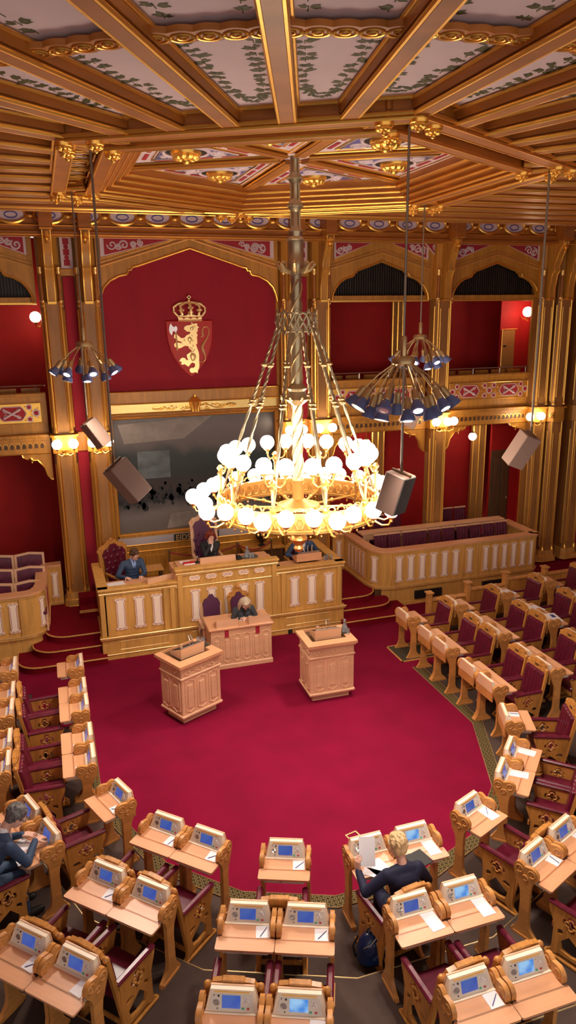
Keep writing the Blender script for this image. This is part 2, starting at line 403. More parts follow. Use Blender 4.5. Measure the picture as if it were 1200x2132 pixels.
for xc, h in BAYS:
    x0, x1 = xc-h, xc+h
    lv = MB().box(x0, x1, 17.22, 17.27, 7.1, 8.1).build('slat_backing', 'near_black', wall)
    s = MB(); n = int((x1-x0)/.062)
    for i in range(n): s.box(x0+i*.062, x0+i*.062+.034, 17.17, 17.22, 7.2, 8.05)
    s.build('organ_slats', 'near_black', wall)
    MB().box(x0, x1, 17.0, 17.24, 7.13, 7.25, .01).build('lintel', 'wall_oak', wall)
    MB().box(x0, x1, 16.97, 17.0, 7.10, 7.14).build('lintel_bead', 'gold', wall)
    # gallery front
    MB().box(x0, x1, 17.0, 17.14, 4.38, 5.24, .008).build('gallery_front', 'wall_oak', wall)
    MB().box(x0, x1, 16.95, 17.18, 5.20, 5.26, .012).build('gallery_rail', 'wall_oak', wall)
    g = MB()
    pnl = MB().box(x0+.12, x1-.12, 16.985, 17.0, 4.62, 5.05).build('painted_panel', 'gold', wall)
    for z in (4.62, 5.05): g.cyl((x0+.12, 16.98, z), (x1-.12, 16.98, z), .012, n=6)
    for x in (x0+.12, x1-.12): g.cyl((x, 16.98, 4.62), (x, 16.98, 5.05), .012, n=6)
    g.build('panel_bead', 'bead_gold', pnl)
    cb = MB(); cr = MB(); cw = MB()
    for cxx in (xc-.60, xc+.60):
        cap = [(cxx+a, 4.835+b_) for a, b_ in ((-.30, 0), (-.22, .12), (-.30+.12, .15), (.18, .15), (.22, .12), (.30, 0), (.22, -.12), (.18, -.15), (-.18, -.15), (-.22, -.12))]
        cr.prism(cap, 0, .008, fXZ(16.985)); cw.tube([(q[0], 16.975, q[1]) for q in cap], .012, 5, closed=True)
        for s1 in (-1, 1):
            cw.tube([(cxx-.18, 16.972, 4.835-s1*.10), (cxx, 16.972, 4.835), (cxx+.18, 16.972, 4.835+s1*.10)], .024, 5)
            for s2_ in (-1, 1): cw.tube([(x, 16.972, z) for x, z in spiral(cxx+s1*.13, 4.835+s2_*.06, .05, 0, 1.2, s1*s2_)], .008, 4)
    for q in (-1.1, 0, 1.1):
        for (dx, dz) in ((0, 0), (-.14, .13), (.14, .13), (-.14, -.13), (.14, -.13)):
            cxx = xc+q+dx
            if abs(q) > 1 and dx*q > 0: continue
            rr = .075 if dx == 0 else .06
            pl = [(cxx+rr*(1+.28*(k % 2))*math.cos(k*PI/6), 4.835+dz+rr*(1+.28*(k % 2))*math.sin(k*PI/6)) for k in range(12)]
            cw.prism(pl, 0, .008, fXZ(16.985)); cr.prism([(cxx+(a-cxx)*.6, 4.835+dz+(b_-4.835-dz)*.6) for a, b_ in pl], 0, .012, fXZ(16.983))
            for k in range(5): cb.ball((cxx+.11*math.cos(k*1.257), 16.98, 4.835+dz*.6+.11*math.sin(k*1.257)), .014, 6, 4)
    cr.build('cartouche', 'ornament_red', pnl); cw.build('strapwork', 'ornament_white', pnl); cb.build('studs', 'bead_gold', pnl)
    # gallery handrail
    g = MB(); g.cyl((x0, 17.1, 5.41), (x1, 17.1, 5.41), .016, n=6)
    k = x0+.06
    while k < x1: g.cyl((k, 17.1, 5.24), (k, 17.1, 5.41), .011, n=6); k += .80
    g.build('handrail', 'steel', wall)
    g = MB()
    for k in range(5): g.box(x0+.15+k*.5, x0+.55+k*.5, 17.45, 17.5, 5.22, 5.33)
    g.build('gallery_bench_back', 'wall_oak', wall)
    MB().box(x0, x1, 17.2, 17.3, 4.32, 5.2).build('gallery_skirt', 'near_black', wall)
# cornice and arcaded frieze under the galleries
def cornice(x0, x1):
    MB().box(x0, x1, 16.84, 17.1, 4.30, 4.38, .012).box(x0, x1, 16.90, 17.1, 4.24, 4.30, .01).build('cornice', 'wall_oak', wall)
    MB().box(x0, x1, 16.93, 17.1, 3.95, 4.30).build('frieze', 'wall_oak', wall)
    g = MB(); g.cyl((x0, 16.925, 3.955), (x1, 16.925, 3.955), .016, n=6); g.build('soffit_bead', 'gold', wall)
    g = MB(); d = MB(); n = int((x1-x0-.1)/.125)
    for i in range(n):
        x = x0+.11+i*.125
        d.prism([(x+.036*math.cos(R_(a)), 4.14+.036*math.sin(R_(a))) for a in range(0, 181, 30)]+[(x-.036, 4.07), (x+.036, 4.07)], 0, .006, fXZ(16.93))
        g.tube([(x+.048*math.cos(R_(a)), 16.922, 4.14+.048*math.sin(R_(a))) for a in range(0, 181, 30)]+[(x-.062, 16.922, 4.10)], .010, 5)
    d.build('arcade_recess', 'dark_oak', wall); g.build('arcade', 'gold', wall)
for xc, h in BAYS:
    x0, x1 = xc-h, xc+h; cornice(x0, x1)
    for s, x in ((1, x0), (-1, x1)):    # scalloped brackets in the corners of the lower opening
        p = [(x, 3.95), (x+s*.62, 3.95), (x+s*.60, 3.88), (x+s*.50, 3.83), (x+s*.44, 3.86), (x+s*.40, 3.80), (x+s*.30, 3.80), (x+s*.22, 3.70), (x+s*.16, 3.62), (x+s*.12, 3.45), (x+s*.04, 3.35), (x, 3.35)]
        MB().prism(p, 0, .10, fXZ(17.05)).build('corner_bracket', 'wall_oak', wall)
        g = MB(); g.tube([(a, 16.94, z) for a, z in p[1:]], .018, 6)
        g.lathe([(.001, -.09), (.02, -.07), (.012, -.04), (.04, -.01), (.03, .03), (.05, .04)], 8, (x+s*.42, 16.97, 3.82)); g.build('bracket_bead', 'gold', wall)
# ornaments above the intermediate piers
def tri_panel(t, seed):
    sp = MB().prism(t, 0, .02, fXZ(16.91)).build('spandrel', 'ornament_white', wall)
    c = (sum(q[0] for q in t)/3, sum(q[1] for q in t)/3); ti = [(c[0]+(q[0]-c[0])*.8, c[1]+(q[1]-c[1])*.8) for q in t]
    MB().prism(ti, 0, .006, fXZ(16.89)).build('spandrel_field', 'ornament_red', sp)
    mb = MB(); scroll_fill(mb, ti, lambda u, v, d: (u, 16.883-d, v), r=.10, tr=.012, seed=seed, n=200)
    if mb.v: mb.build('scrollwork', 'ornament_white', sp)
    MB().tube([(q[0], 16.885, q[1]) for q in t], .016, 6, closed=True).build('spandrel_bead', 'bead_gold', sp)
MB().box(9.2, 9.86, 16.93, 17.06, 7.13, 8.52).box(-3.2, -2.6, 16.93, 17.06, 7.13, 8.52).box(12.4, 16, 17.0, 17.2, .0, 8.52).build('pier_backing', 'wall_oak', wall)
tri_panel([(9.0, 8.47), (9.9, 8.47), (9.48, 8.0)], 5); tri_panel([(12.5, 8.47), (12.95, 8.47), (12.85, 8.02)], 6); tri_panel([(13.35, 8.47), (13.6, 8.47), (13.62, 8.05)], 8)
for x0_ in (.57, 5.80):
    MB().box(x0_, x0_+.24, 16.98, 17.06, .5, 7.66).build('red_strip', 'strip_red', wall)
    MB().box(x0_-.5, x0_+.74, 17.05, 17.33, 0, 8.52).build('pier_backing', 'wall_oak', wall)
    p = MB().box(x0_+.0, x0_+.24, 16.93, 16.97, 7.80, 8.46).build('painted_strip', 'ornament_white', wall)
    q = MB()
    for i in range(3): q.box(x0_+.06, x0_+.18, 16.92, 16.93, 7.88+i*.21, 8.0+i*.21)
    for i in range(2): q.lathe([(.05, 0), (.001, .01)], 8, T=M.Translation((x0_+.12, 16.93, 8.045+i*.21)) @ M.Rotation(PI/2, 4, 'X'))
    q.build('red_lozenges', 'ornament_red', p)
    MB().box(x0_-.04, x0_+.28, 16.9, 17.0, 7.68, 7.80, .01).build('strip_cap', 'wall_oak', wall)
    MB().cyl((x0_-.04, 16.9, 7.80), (x0_+.28, 16.9, 7.80), .014, n=6).build('strip_cap_bead', 'gold', wall)
    MB().box(x0_-.02, x0_+.26, 16.92, 17.0, 3.95, 4.38, .01).build('strip_band', 'wall_oak', wall)
for x in (12.72, 13.32):
    MB().box(x, x+.16, 16.98, 17.0, .3, 7.7).build('red_strip', 'strip_red', wall)
MB().box(14.05, 16, 16.95, 17.0, .3, 7.9).build('red_field', 'strip_red', wall)
# piers: octagonal shafts with gold beads
PN = 0
def pier(xc, zb, hw=.23, y=16.62, gold='gold', low=True, dy=.30):
    global PN; PN += 1
    t = root('trim_%d' % (PN+2))
    def oct_(w, y0, ch=.09): return [(xc-w, 17.0), (xc-w, y0+ch), (xc-w+ch, y0), (xc+w-ch, y0), (xc+w, y0+ch), (xc+w, 17.0)]
    s = MB(); s.prism(oct_(hw-.02, y), 0, 7.15-zb, fXY(zb)); s.build('shaft', 'pier_oak', t)
    b = MB(); b.prism(oct_(hw+.07, y-.09), 0, .14, fXY(zb)); b.prism(oct_(hw+.03, y-.05), 0, .16, fXY(zb+.14)); b.build('base', 'podium_oak', t)
    MB().prism(oct_(hw+.03, y-.04), 0, .40, fXY(3.97)).prism(oct_(hw+.07, y-.08), 0, .05, fXY(4.33)).build('band', 'wall_oak', t)
    g = MB()
    for zz in (.14, .0): g.tube([(p[0], p[1], zb+zz+.005) for p in oct_(hw+(.03 if zz else .07)+.005, y-(.05 if zz else .09)-.005)], .012, 5)
    for (z0, z1) in ((zb+.42, 3.72), (4.52, 6.98)):
        g.cyl((xc-hw+.005, y+.10, z0), (xc-hw+.005, y+.10, z1), .017, n=6); g.cyl((xc+hw-.005, y+.10, z0), (xc+hw-.005, y+.10, z1), .017, n=6)
        for s_ in (-1, 1):
            g.cyl((xc+s_*(hw-.115), y-.004, z0+.1), (xc+s_*(hw-.115), y-.004, z1-.05), .011, n=6)
    g.build('gold_bead', gold, t)
    g = MB()
    for s_ in (-1, 1):
        for (z0, z1) in ((zb+.30, 3.96), (4.42, 7.12)):
            g.cyl((xc+s_*(hw-.065), y+.02, z0), (xc+s_*(hw-.065), y+.02, z1), .030, n=8)
            g.lathe([(.05, 0), (.052, .03), (.036, .06), (.030, .12)], 8, (xc+s_*(hw-.065), y+.02, z0))
    g.build('colonette', gold, t)
    u = MB(); u.prism(oct_(hw-.04, y+.06), 0, 1.36, fXY(7.15)); u.build('upper_shaft', 'wall_oak', t)
    g = MB(); u = MB()
    for s_ in (-1, 1):
        x = xc+s_*(hw-.05); u.cyl((x, y+.04, 7.16), (x, y+.04, 7.72), .04, n=10)
        g.lathe([(.035, 0), (.055, .03), (.03, .07), (.05, .10), (.055, .13)], 10, (x, y+.04, 7.04)); g.lathe([(.042, 0), (.055, .04), (.048, .08), (.06, .13)], 10, (x, y+.04, 7.70))
    u.build('small_column', 'beam_oak', t); g.build('capital', 'bead_gold', t)
    # curved brace up to the beam
    pr = [(16.62, 7.13), (16.50, 7.16), (16.50, 7.40), (16.44, 7.72), (16.36, 7.80), (16.38, 7.92), (16.26, 8.18), (16.10, 8.42), (16.10, 8.52), (16.66, 8.52), (16.66, 7.13)]
    u = MB().prism([(q[0]+y-16.62, q[1]) for q in pr], -.075, .075, fYZ(xc)).build('brace', 'wall_oak', t)
    g = MB()
    for s_ in (-1, 1): g.tube([(xc+s_*.078, q[0]+y-16.62, q[1]) for q in pr[:9]], .014, 6)
    g.box(xc-.085, xc+.085, y-.14, y, 7.10, 7.15)
    g.lathe([(.004, -.20), (.03, -.17), (.02, -.13), (.07, -.08), (.05, -.04), (.085, 0), (.08, .05)], 10, (xc, y-.50, 8.42)); g.build('brace_gilding', gold, t)
    return t
for xc, zb in ((.31, .45), (1.05, .45), (5.55, .45), (6.29, .45), (9.50, .44), (-2.9, .44)): pier(xc, zb)
for xc, zb in ((12.50, .05), (12.98, .05), (13.72, .05), (14.6, .05)): pier(xc, zb, .22, 16.52 if xc > 12.6 else 16.62)
# rosettes on the corner pier bands
g = MB()
for x in (12.75, 13.72):
    for k in range(8): g.ball((x+.05*math.cos(k*PI/4), 16.5-.02, 4.15+.05*math.sin(k*PI/4)), .026, 6, 5)
    g.ball((x, 16.47, 4.15), .03, 8, 6)
g.build('rosette', 'gold', wall)
# gallery rear: pilasters, doors
def gild_edge(x0, x1, z0, z1, y, m='pier_oak'):
    o = MB().box(x0, x1, y, y+.12, z0, z1).build('rear_pilaster', m, wall)
    g = MB()
    for x in (x0, (x0+x1)/2, x1): g.cyl((x, y-.005, z0), (x, y-.005, z1), .022, n=6)
    g.build('pilaster_bead', 'gold', o)
gild_edge(9.1, 9.4, 4.32, 7.6, 18.66); gild_edge(12.55, 12.85, 4.32, 7.6, 18.0); gild_edge(11.55, 11.95, .44, 4.0, 18.3); gild_edge(8.55, 8.9, .44, 4.0, 18.66)
dr = struct(MB().box(11.98, 12.6, 17.98, 18.03, .5, 3.0, .01).build('door_1', 'dark_oak')); g = MB()
for x in (12.06, 12.32): g.box(x, x+.2, 17.96, 17.98, .7, 2.8, .02)
g.build('door_panel', 'dark_oak', dr); MB().ball((12.52, 17.94, 1.6), .03, 8, 6).build('door_handle', 'brass', dr); MB().box(11.98, 12.9, 18.03, 18.1, 0.44, 4.0).build('door_surround', 'red_wall', dr)
dr = struct(MB().box(12.05, 12.45, 17.9, 17.95, 4.4, 6.35, .01).build('door_2', 'pier_oak')); MB().box(12.0, 12.9, 17.95, 18.0, 4.32, 7.2).build('door_surround', 'red_wall', dr)
g = MB(); g.tube([(12.03, 17.89, 4.4), (12.03, 17.89, 6.37), (12.5, 17.89, 6.37)], .016, 6); g.build('door_bead', 'gold', dr)
MB().box(11.98, 12.05, 17.7, 17.74, 5.9, 5.95).build('socket', 'black', wall)
# picture bay: frame, bands, panelling
MB().box(1.28, 5.32, 16.98, 17.12, 4.93, 5.20, .015).box(1.28, 5.32, 17.0, 17.1, 4.62, 4.95).build('picture_head', 'wall_oak', wall)
MB().box(1.34, 5.26, 16.975, 17.0, 4.72, 4.915, .006).build('head_band', 'band_yellow', wall)
g = MB()
for z in (4.70, 4.93, 4.64): g.cyl((1.3, 16.965, z), (5.3, 16.965, z), .016, n=6)
g.cyl((1.3, 16.97, 5.19), (5.3, 16.97, 5.19), .010, n=6); g.build('head_bead', 'gold', wall)
cv = tag(MB().box(1.36, 5.24, 17.16, 17.20, 1.86, 4.60).build('painting', 'canvas'), 'large dark canvas of grey and brown fields on the wall behind the podium', 'painting')
MB().box(1.9, 2.65, 17.148, 17.16, 3.15, 3.8).build('light_patch', 'canvas_light', cv)
MB().prism([(1.5, 4.45), (3.7, 4.55), (3.0, 4.05), (1.62, 4.0)], 0, .006, fXZ(17.16)).build('pale_patch', 'canvas_pale', cv)
MB().prism([(2.5, 1.9), (3.6, 1.95), (3.3, 2.3), (2.6, 2.25)], 0, .006, fXZ(17.16)).build('pale_patch', 'canvas_pale', cv)
g = MB(); rnd = random.Random(3)
for i in range(150):
    x = rnd.uniform(1.45, 5.15); z = rnd.uniform(2.45, 3.05); r0 = rnd.uniform(.03, .09)
    g.prism([(x+r0*rnd.uniform(.6, 1.1)*math.cos(k*PI/4), z+r0*1.3*rnd.uniform(.6, 1.1)*math.sin(k*PI/4)) for k in range(8)], 0, .003, fXZ(17.16))
g.build('dark_strokes', 'canvas_shadow', cv)
fr = MB()
for (x0, x1, z0, z1) in ((1.28, 1.37, 1.78, 4.66), (5.23, 5.32, 1.78, 4.66), (1.28, 5.32, 1.78, 1.87), (1.28, 5.32, 4.59, 4.66)): fr.box(x0, x1, 17.0, 17.18, z0, z1, .02)
fr.build('picture_frame', 'wall_oak', cv)
g = MB(); g.tube([(1.37, 17.02, 1.87), (5.23, 17.02, 1.87), (5.23, 17.02, 4.59), (1.37, 17.02, 4.59)], .018, 6, closed=True); g.build('frame_bead', 'gold', cv)
MB().box(1.30, 5.30, 16.99, 17.1, 1.60, 1.79, .004).build('plinth_band', 'silver', wall)
MB().box(.66, 5.94, 17.0, 17.12, .3, 1.60).build('dado', 'wall_oak', wall)
g = MB(); p = MB()
g.cyl((1.28, 16.99, 1.60), (5.32, 16.99, 1.60), .014, n=6); g.cyl((1.28, 16.985, 1.44), (5.32, 16.985, 1.44), .012, n=6)
for i in range(7):
    x = 1.36+i*.56; p.box(x, x+.44, 16.975, 17.0, .8, 1.32, .012); g.tube([(x, 16.97, .8), (x+.44, 16.97, .8), (x+.44, 16.97, 1.32), (x, 16.97, 1.32)], .006, 4, closed=True)
p.build('dado_panel', 'wall_oak', wall); g.build('dado_bead', 'gold', wall)
# nameplate lettering
def text(s, size, mtx, mt, name, parent=None, ext=.004):
    c = bpy.data.curves.new(name, 'FONT'); c.body = s; c.size = size; c.extrude = ext; c.align_x = 'LEFT'
    o = bpy.data.objects.new(name, c); COL.objects.link(o); dg = bpy.context.evaluated_depsgraph_get()
    me = bpy.data.meshes.new_from_object(o.evaluated_get(dg)); bpy.data.objects.remove(o); me.materials.clear(); me.materials.append(MT[mt])
    q = bpy.data.objects.new(name, me); COL.objects.link(q); q.parent = parent; q.matrix_local = mtx; return q
pl = tag(MB().box(2.62, 3.72, 16.965, 16.99, 1.615, 1.785, .008).build('name_plate', 'marble_dark'), 'dark carved name plate reading EIDSVO… on the pale band under the painting', 'name plate')
text('EIDSVOLD', .185, M.Translation((2.66, 16.962, 1.635)) @ M.Rotation(PI/2, 4, 'X'), 'pale_gold', 'lettering', pl, .006)
# side walls
struct(MB().box(15.9, 16.05, -4, 18.9, -.3, 8.7).build('wall_right', 'red_wall')); struct(MB().box(-9.6, -9.45, -4, 18.9, -.3, 8.7).build('wall_left', 'red_wall'))
# ================================================================== CEILING
def hexp(r, a): return (HX+r*math.cos(R_(a)), HY+r*math.sin(R_(a)))
def hexagon(r): return [hexp(r, 30+60*k) for k in range(6)]
ceil = struct(MB().prism([[(-9.5, -4), (16, -4), (16, 12.8), (-9.5, 12.8)], hexagon(3.05)], 0, .12, fXY(8.60)).build('ceiling', 'plaster'))
MB().box(-9.5, 16, 12.8, 18.9, 9.12, 9.25).build('raised_strip', 'beam_oak', ceil)
def beam(p0, p1, w_, z0, z1, par, name='ceiling_beam', m='beam_oak', gold=True, gr=.020):
    d = V((p1[0]-p0[0], p1[1]-p0[1])); L = d.length; a = math.atan2(d.y, d.x); T = M.Translation((p0[0], p0[1], 0)) @ M.Rotation(a, 4, 'Z')
    mb = MB(); mb.box(0, L, -w_/2, w_/2, z0, z1, T=T); mb.box(0, L, -w_/2-.035, w_/2+.035, z0+.05, z1, T=T)
    o = mb.build(name, m, par, smooth=False)
    if gold:
        g = MB(); g.t = T
        for s in (-1, 1):
            g.cyl((0, s*(w_/2+.014), z0+.018), (L, s*(w_/2+.014), z0+.018), gr, n=6)
            g.cyl((0, s*(w_/2+.045), z1-.022), (L, s*(w_/2+.045), z1-.022), gr*.75, n=6)
        g.build('gold_moulding', 'gold', o)
    return o
def hexR(ap, a):      # radius of the hexagon outline (apothem ap, flats at 0,60..) along angle a
    x = (a % 60); x = min(x, 60-x); return ap/math.cos(R_(x))
for k in range(36):
    if 0 < k < 18: continue
    a = k*10; r0 = hexR(2.95, a); ca, sa = math.cos(R_(a)), math.sin(R_(a)); L = 99
    for (c, lim0, lim1, o_) in ((ca, -9.4, 15.9, HX), (sa, -3.9, 16.3, HY)):
        if c > 1e-6: L = min(L, (lim1-o_)/c)
        elif c < -1e-6: L = min(L, (lim0-o_)/c)
    beam((HX+r0*ca, HY+r0*sa), (HX+L*ca, HY+L*sa), .115, 8.45, 8.60, ceil)
for y in (10.30, 10.95, 11.55, 12.12):
    dy = y-HY; hxw = 2.95 if dy < 1.7 else 2.95-(dy-1.7)*1.732
    beam((HX+hxw, y), (15.9, y), .20, 8.45, 8.60, ceil); beam((HX-hxw, y), (-9.4, y), .20, 8.45, 8.60, ceil)
eb = MB().box(-9.4, 15.9, 12.62, 12.86, 8.43, 9.14, .01).build('edge_beam', 'beam_oak', ceil)
g = MB(); g.cyl((-9.4, 12.61, 8.44), (15.9, 12.61, 8.44), .02, n=6); g.cyl((-9.4, 12.87, 8.44), (15.9, 12.87, 8.44), .02, n=6); g.build('edge_moulding', 'gold', eb)
# short gilt returns at the inner ends of the panels
g = MB(); g2 = MB()
for k in range(36):
    if 0 <= k < 18: continue
    for (rr, zz, mbx) in ((3.00, 8.47, g), (3.03, 8.585, g)):
        p0 = (HX+hexR(rr, k*10)*math.cos(R_(k*10)), HY+hexR(rr, k*10)*math.sin(R_(k*10))); p1 = (HX+hexR(rr, k*10+10)*math.cos(R_(k*10+10)), HY+hexR(rr, k*10+10)*math.sin(R_(k*10+10)))
        mbx.cyl((*p0, zz), (*p1, zz), .017, n=6)
g.build('panel_end_moulding', 'gold', ceil)
# carved guilloche band between the beams
for k in range(36):
    a0, a1 = R_(k*10), R_(k*10+10); r0 = 4.98
    if 0 <= k < 18: continue
    p0 = V((HX+r0*math.cos(a0), HY+r0*math.sin(a0), 0)); p1 = V((HX+r0*math.cos(a1), HY+r0*math.sin(a1), 0))
    if p0.y > 16.2 or p1.y > 16.2: continue
    d = (p1-p0); L = d.length; T = M.Translation(p0) @ M.Rotation(math.atan2(d.y, d.x), 4, 'Z')
    n = 5; st = L/n; pts = []
    for i in range(n*6+1):
        x = L*i/(n*6); pts.append((x, .080+.028*abs(math.sin(PI*i/6))))
    outl = pts+[(x, -y) for x, y in pts[::-1]]
    mb = MB(); mb.t = T; mb.prism(outl, 0, .04, fXY(8.53)); o = mb.build('carved_band', 'beam_oak', ceil)
    g = MB(); g.t = T
    for i in range(n):
        cx_ = st*(i+.5)
        g.tube([(cx_+st*.46*math.cos(R_(q)), .068*math.sin(R_(q)), 8.525) for q in range(0, 360, 30)], .0075, 5, closed=True)
        g.tube([(cx_+st*.20*math.cos(R_(q)), .032*math.sin(R_(q)), 8.525) for q in range(0, 360, 45)], .007, 5, closed=True)
        g.tube([(cx_+st*.5-.03, 0, 8.525), (cx_+st*.5+.03, 0, 8.525)], .010, 5)
    g.build('band_gilding', 'gold', o)
# painted ivy garlands
lf = MB(); rnd = random.Random(11)
def leafs(path, s=1.):
    for i, (x, y, ang) in enumerate(path):
        for q in range(3):
            a = ang+rnd.choice((-1, 1))*rnd.uniform(.5, 1.5); r = rnd.uniform(.050, .085)*s; dx, dy = x+rnd.uniform(-.025, .025), y+rnd.uniform(-.025, .025)
            P = [(dx, dy), (dx+r*.5*math.cos(a+.9), dy+r*.5*math.sin(a+.9)), (dx+r*1.1*math.cos(a+.35), dy+r*1.1*math.sin(a+.35)), (dx+r*.8*math.cos(a), dy+r*.8*math.sin(a)), (dx+r*1.1*math.cos(a-.35), dy+r*1.1*math.sin(a-.35)), (dx+r*.5*math.cos(a-.9), dy+r*.5*math.sin(a-.9))]
            z = 8.5975-rnd.uniform(0, .001); lf.add([(p[0], p[1], z) for p in P], [tuple(range(6))[::-1]])
def pol(r, a): return (HX+r*math.cos(R_(a)), HY+r*math.sin(R_(a)))
for k in range(36):
    am = k*10+5
    if 0 < am < 180: continue
    rin = hexR(3.03, am)+.16
    for s in (-1, 1):
        pth = []; r = rin+.16
        while r < 4.84:
            off = (10/2)-math.degrees(.175/r); x, y = pol(r, am+s*off); pth.append((x, y, R_(am)));
            lf.tube([(*pol(r-.03, am+s*off), 8.598), (*pol(r+.03, am+s*off), 8.598)], .004, 3)
            r += .125
        r = 5.14
        while r < 8.6:
            off = 5-math.degrees(.20/r); x, y = pol(r, am+s*off)
            if int(r*6) % 3 != 2: pth.append((x, y, R_(am)))
            lf.tube([(*pol(r-.04, am+s*off), 8.598), (*pol(r+.04, am+s*off), 8.598)], .005, 3)
            r += .15
        leafs(pth)
    hw = rin*math.tan(R_(5))-.17
    for q in range(13):
        t = PI*q/12; c = pol(rin+.17, am); ex = (-math.sin(R_(am)), math.cos(R_(am))); er = (math.cos(R_(am)), math.sin(R_(am)))
        for (rr, s_) in ((.17, 1.), (.07, .5)):
            x = c[0]+ex[0]*hw*.9*math.cos(t)-er[0]*rr*math.sin(t)-er[0]*(.02 if s_ < 1 else 0); y = c[1]+ex[1]*hw*.9*math.cos(t)-er[1]*rr*math.sin(t)
            leafs([(x, y, t)], .5)
lf.build('ivy_garland', 'leaf', ceil, smooth=False)
# hexagonal crown of beams with coffers
hx = MB(); hg = MB()
def hexring(mb, ro_, ri_, z0, z1): mb.prism([hexagon(ro_), hexagon(ri_)], 0, z1-z0, fXY(z0))
hexring(hx, 3.42, 3.24, 8.43, 8.72); hexring(hx, 2.90, 2.74, 8.43, 8.72)
hx.build('hexagon_beam', 'beam_oak', ceil, smooth=False)
for rr, zz in ((3.43, 8.44), (3.235, 8.44), (2.905, 8.44), (2.735, 8.44), (3.225, 8.52)): hg.tube([(*p, zz) for p in hexagon(rr)], .018, 6, closed=True)
hg.build('hexagon_moulding', 'gold', ceil)
MB().prism([hexagon(3.3), hexagon(2.8)], 0, .05, fXY(8.64)).build('coffer_field', 'beam_oak', ceil)
for e in range(6):
    a = 60*e; nrm = V((math.cos(R_(a)), math.sin(R_(a)), 0)); tg = V((-nrm.y, nrm.x, 0)); apc = 3.07*math.cos(R_(30))
    for i in range(5):
        c = V((HX, HY, 0))+nrm*apc+tg*((i-2)*.50)
        T = M.Translation(c) @ M.Rotation(R_(a), 4, 'Z')
        co_ = MB(); co_.t = T; co_.box(-.075, .075, -.13, .13, 8.60, 8.64); o = co_.build('coffer', 'ornament_white', ceil)
        q = MB(); q.t = T; q.box(-.045, .045, -.09, .09, 8.596, 8.60); q.build('coffer_ornament', 'ornament_red', o)
        g = MB(); g.t = T
        for (w1, w2, z) in ((.095, .16, 8.58), (.125, .20, 8.54)): g.tube([(-w1, -w2, z), (w1, -w2, z), (w1, w2, z), (-w1, w2, z)], .014, 5, closed=True)
        g.build('coffer_gilding', 'gold', o)
    for sgn in (-1, 1):      # diagonal corner framing
        p = c
bb = MB(); bg = MB()
for e in range(6):
    for dx in (-16.5, -5.5+.0, 5.5, 16.5)[0:0]: pass
    for s in (-1, 1):
        a = 30+60*e+s*5.2; p0 = pol(2.80, 30+60*e+s*4.6); p1 = pol(3.30, 30+60*e+s*3.6)
        beam(p0, p1, .07, 8.46, 8.62, ceil, 'corner_beam')
# gilded rosette pendants at the corners
def rosette(c, r, par=None, name='rosette_pendant', drop=.05, m='gold', petals=8):
    g = MB(); g.lathe([(r*1.05, .0), (r, -drop*.5), (r*.5, -drop)], 14, c)
    for k in range(petals):
        a = 2*PI*k/petals; g.ball((c[0]+r*.62*math.cos(a), c[1]+r*.62*math.sin(a), c[2]-drop*.8), r*.34, 7, 5, (1, 1, .8))
    g.ball((c[0], c[1], c[2]-drop*1.3), r*.33, 8, 6)
    return g.build(name, m, par)
for e in range(6):
    a = 30+60*e
    for (r_, da) in ((3.36, 0), (2.80, 0), (3.18, 4.4), (3.18, -4.4)): rosette((*pol(r_, a+da), 8.43), .082, ceil, drop=.06)
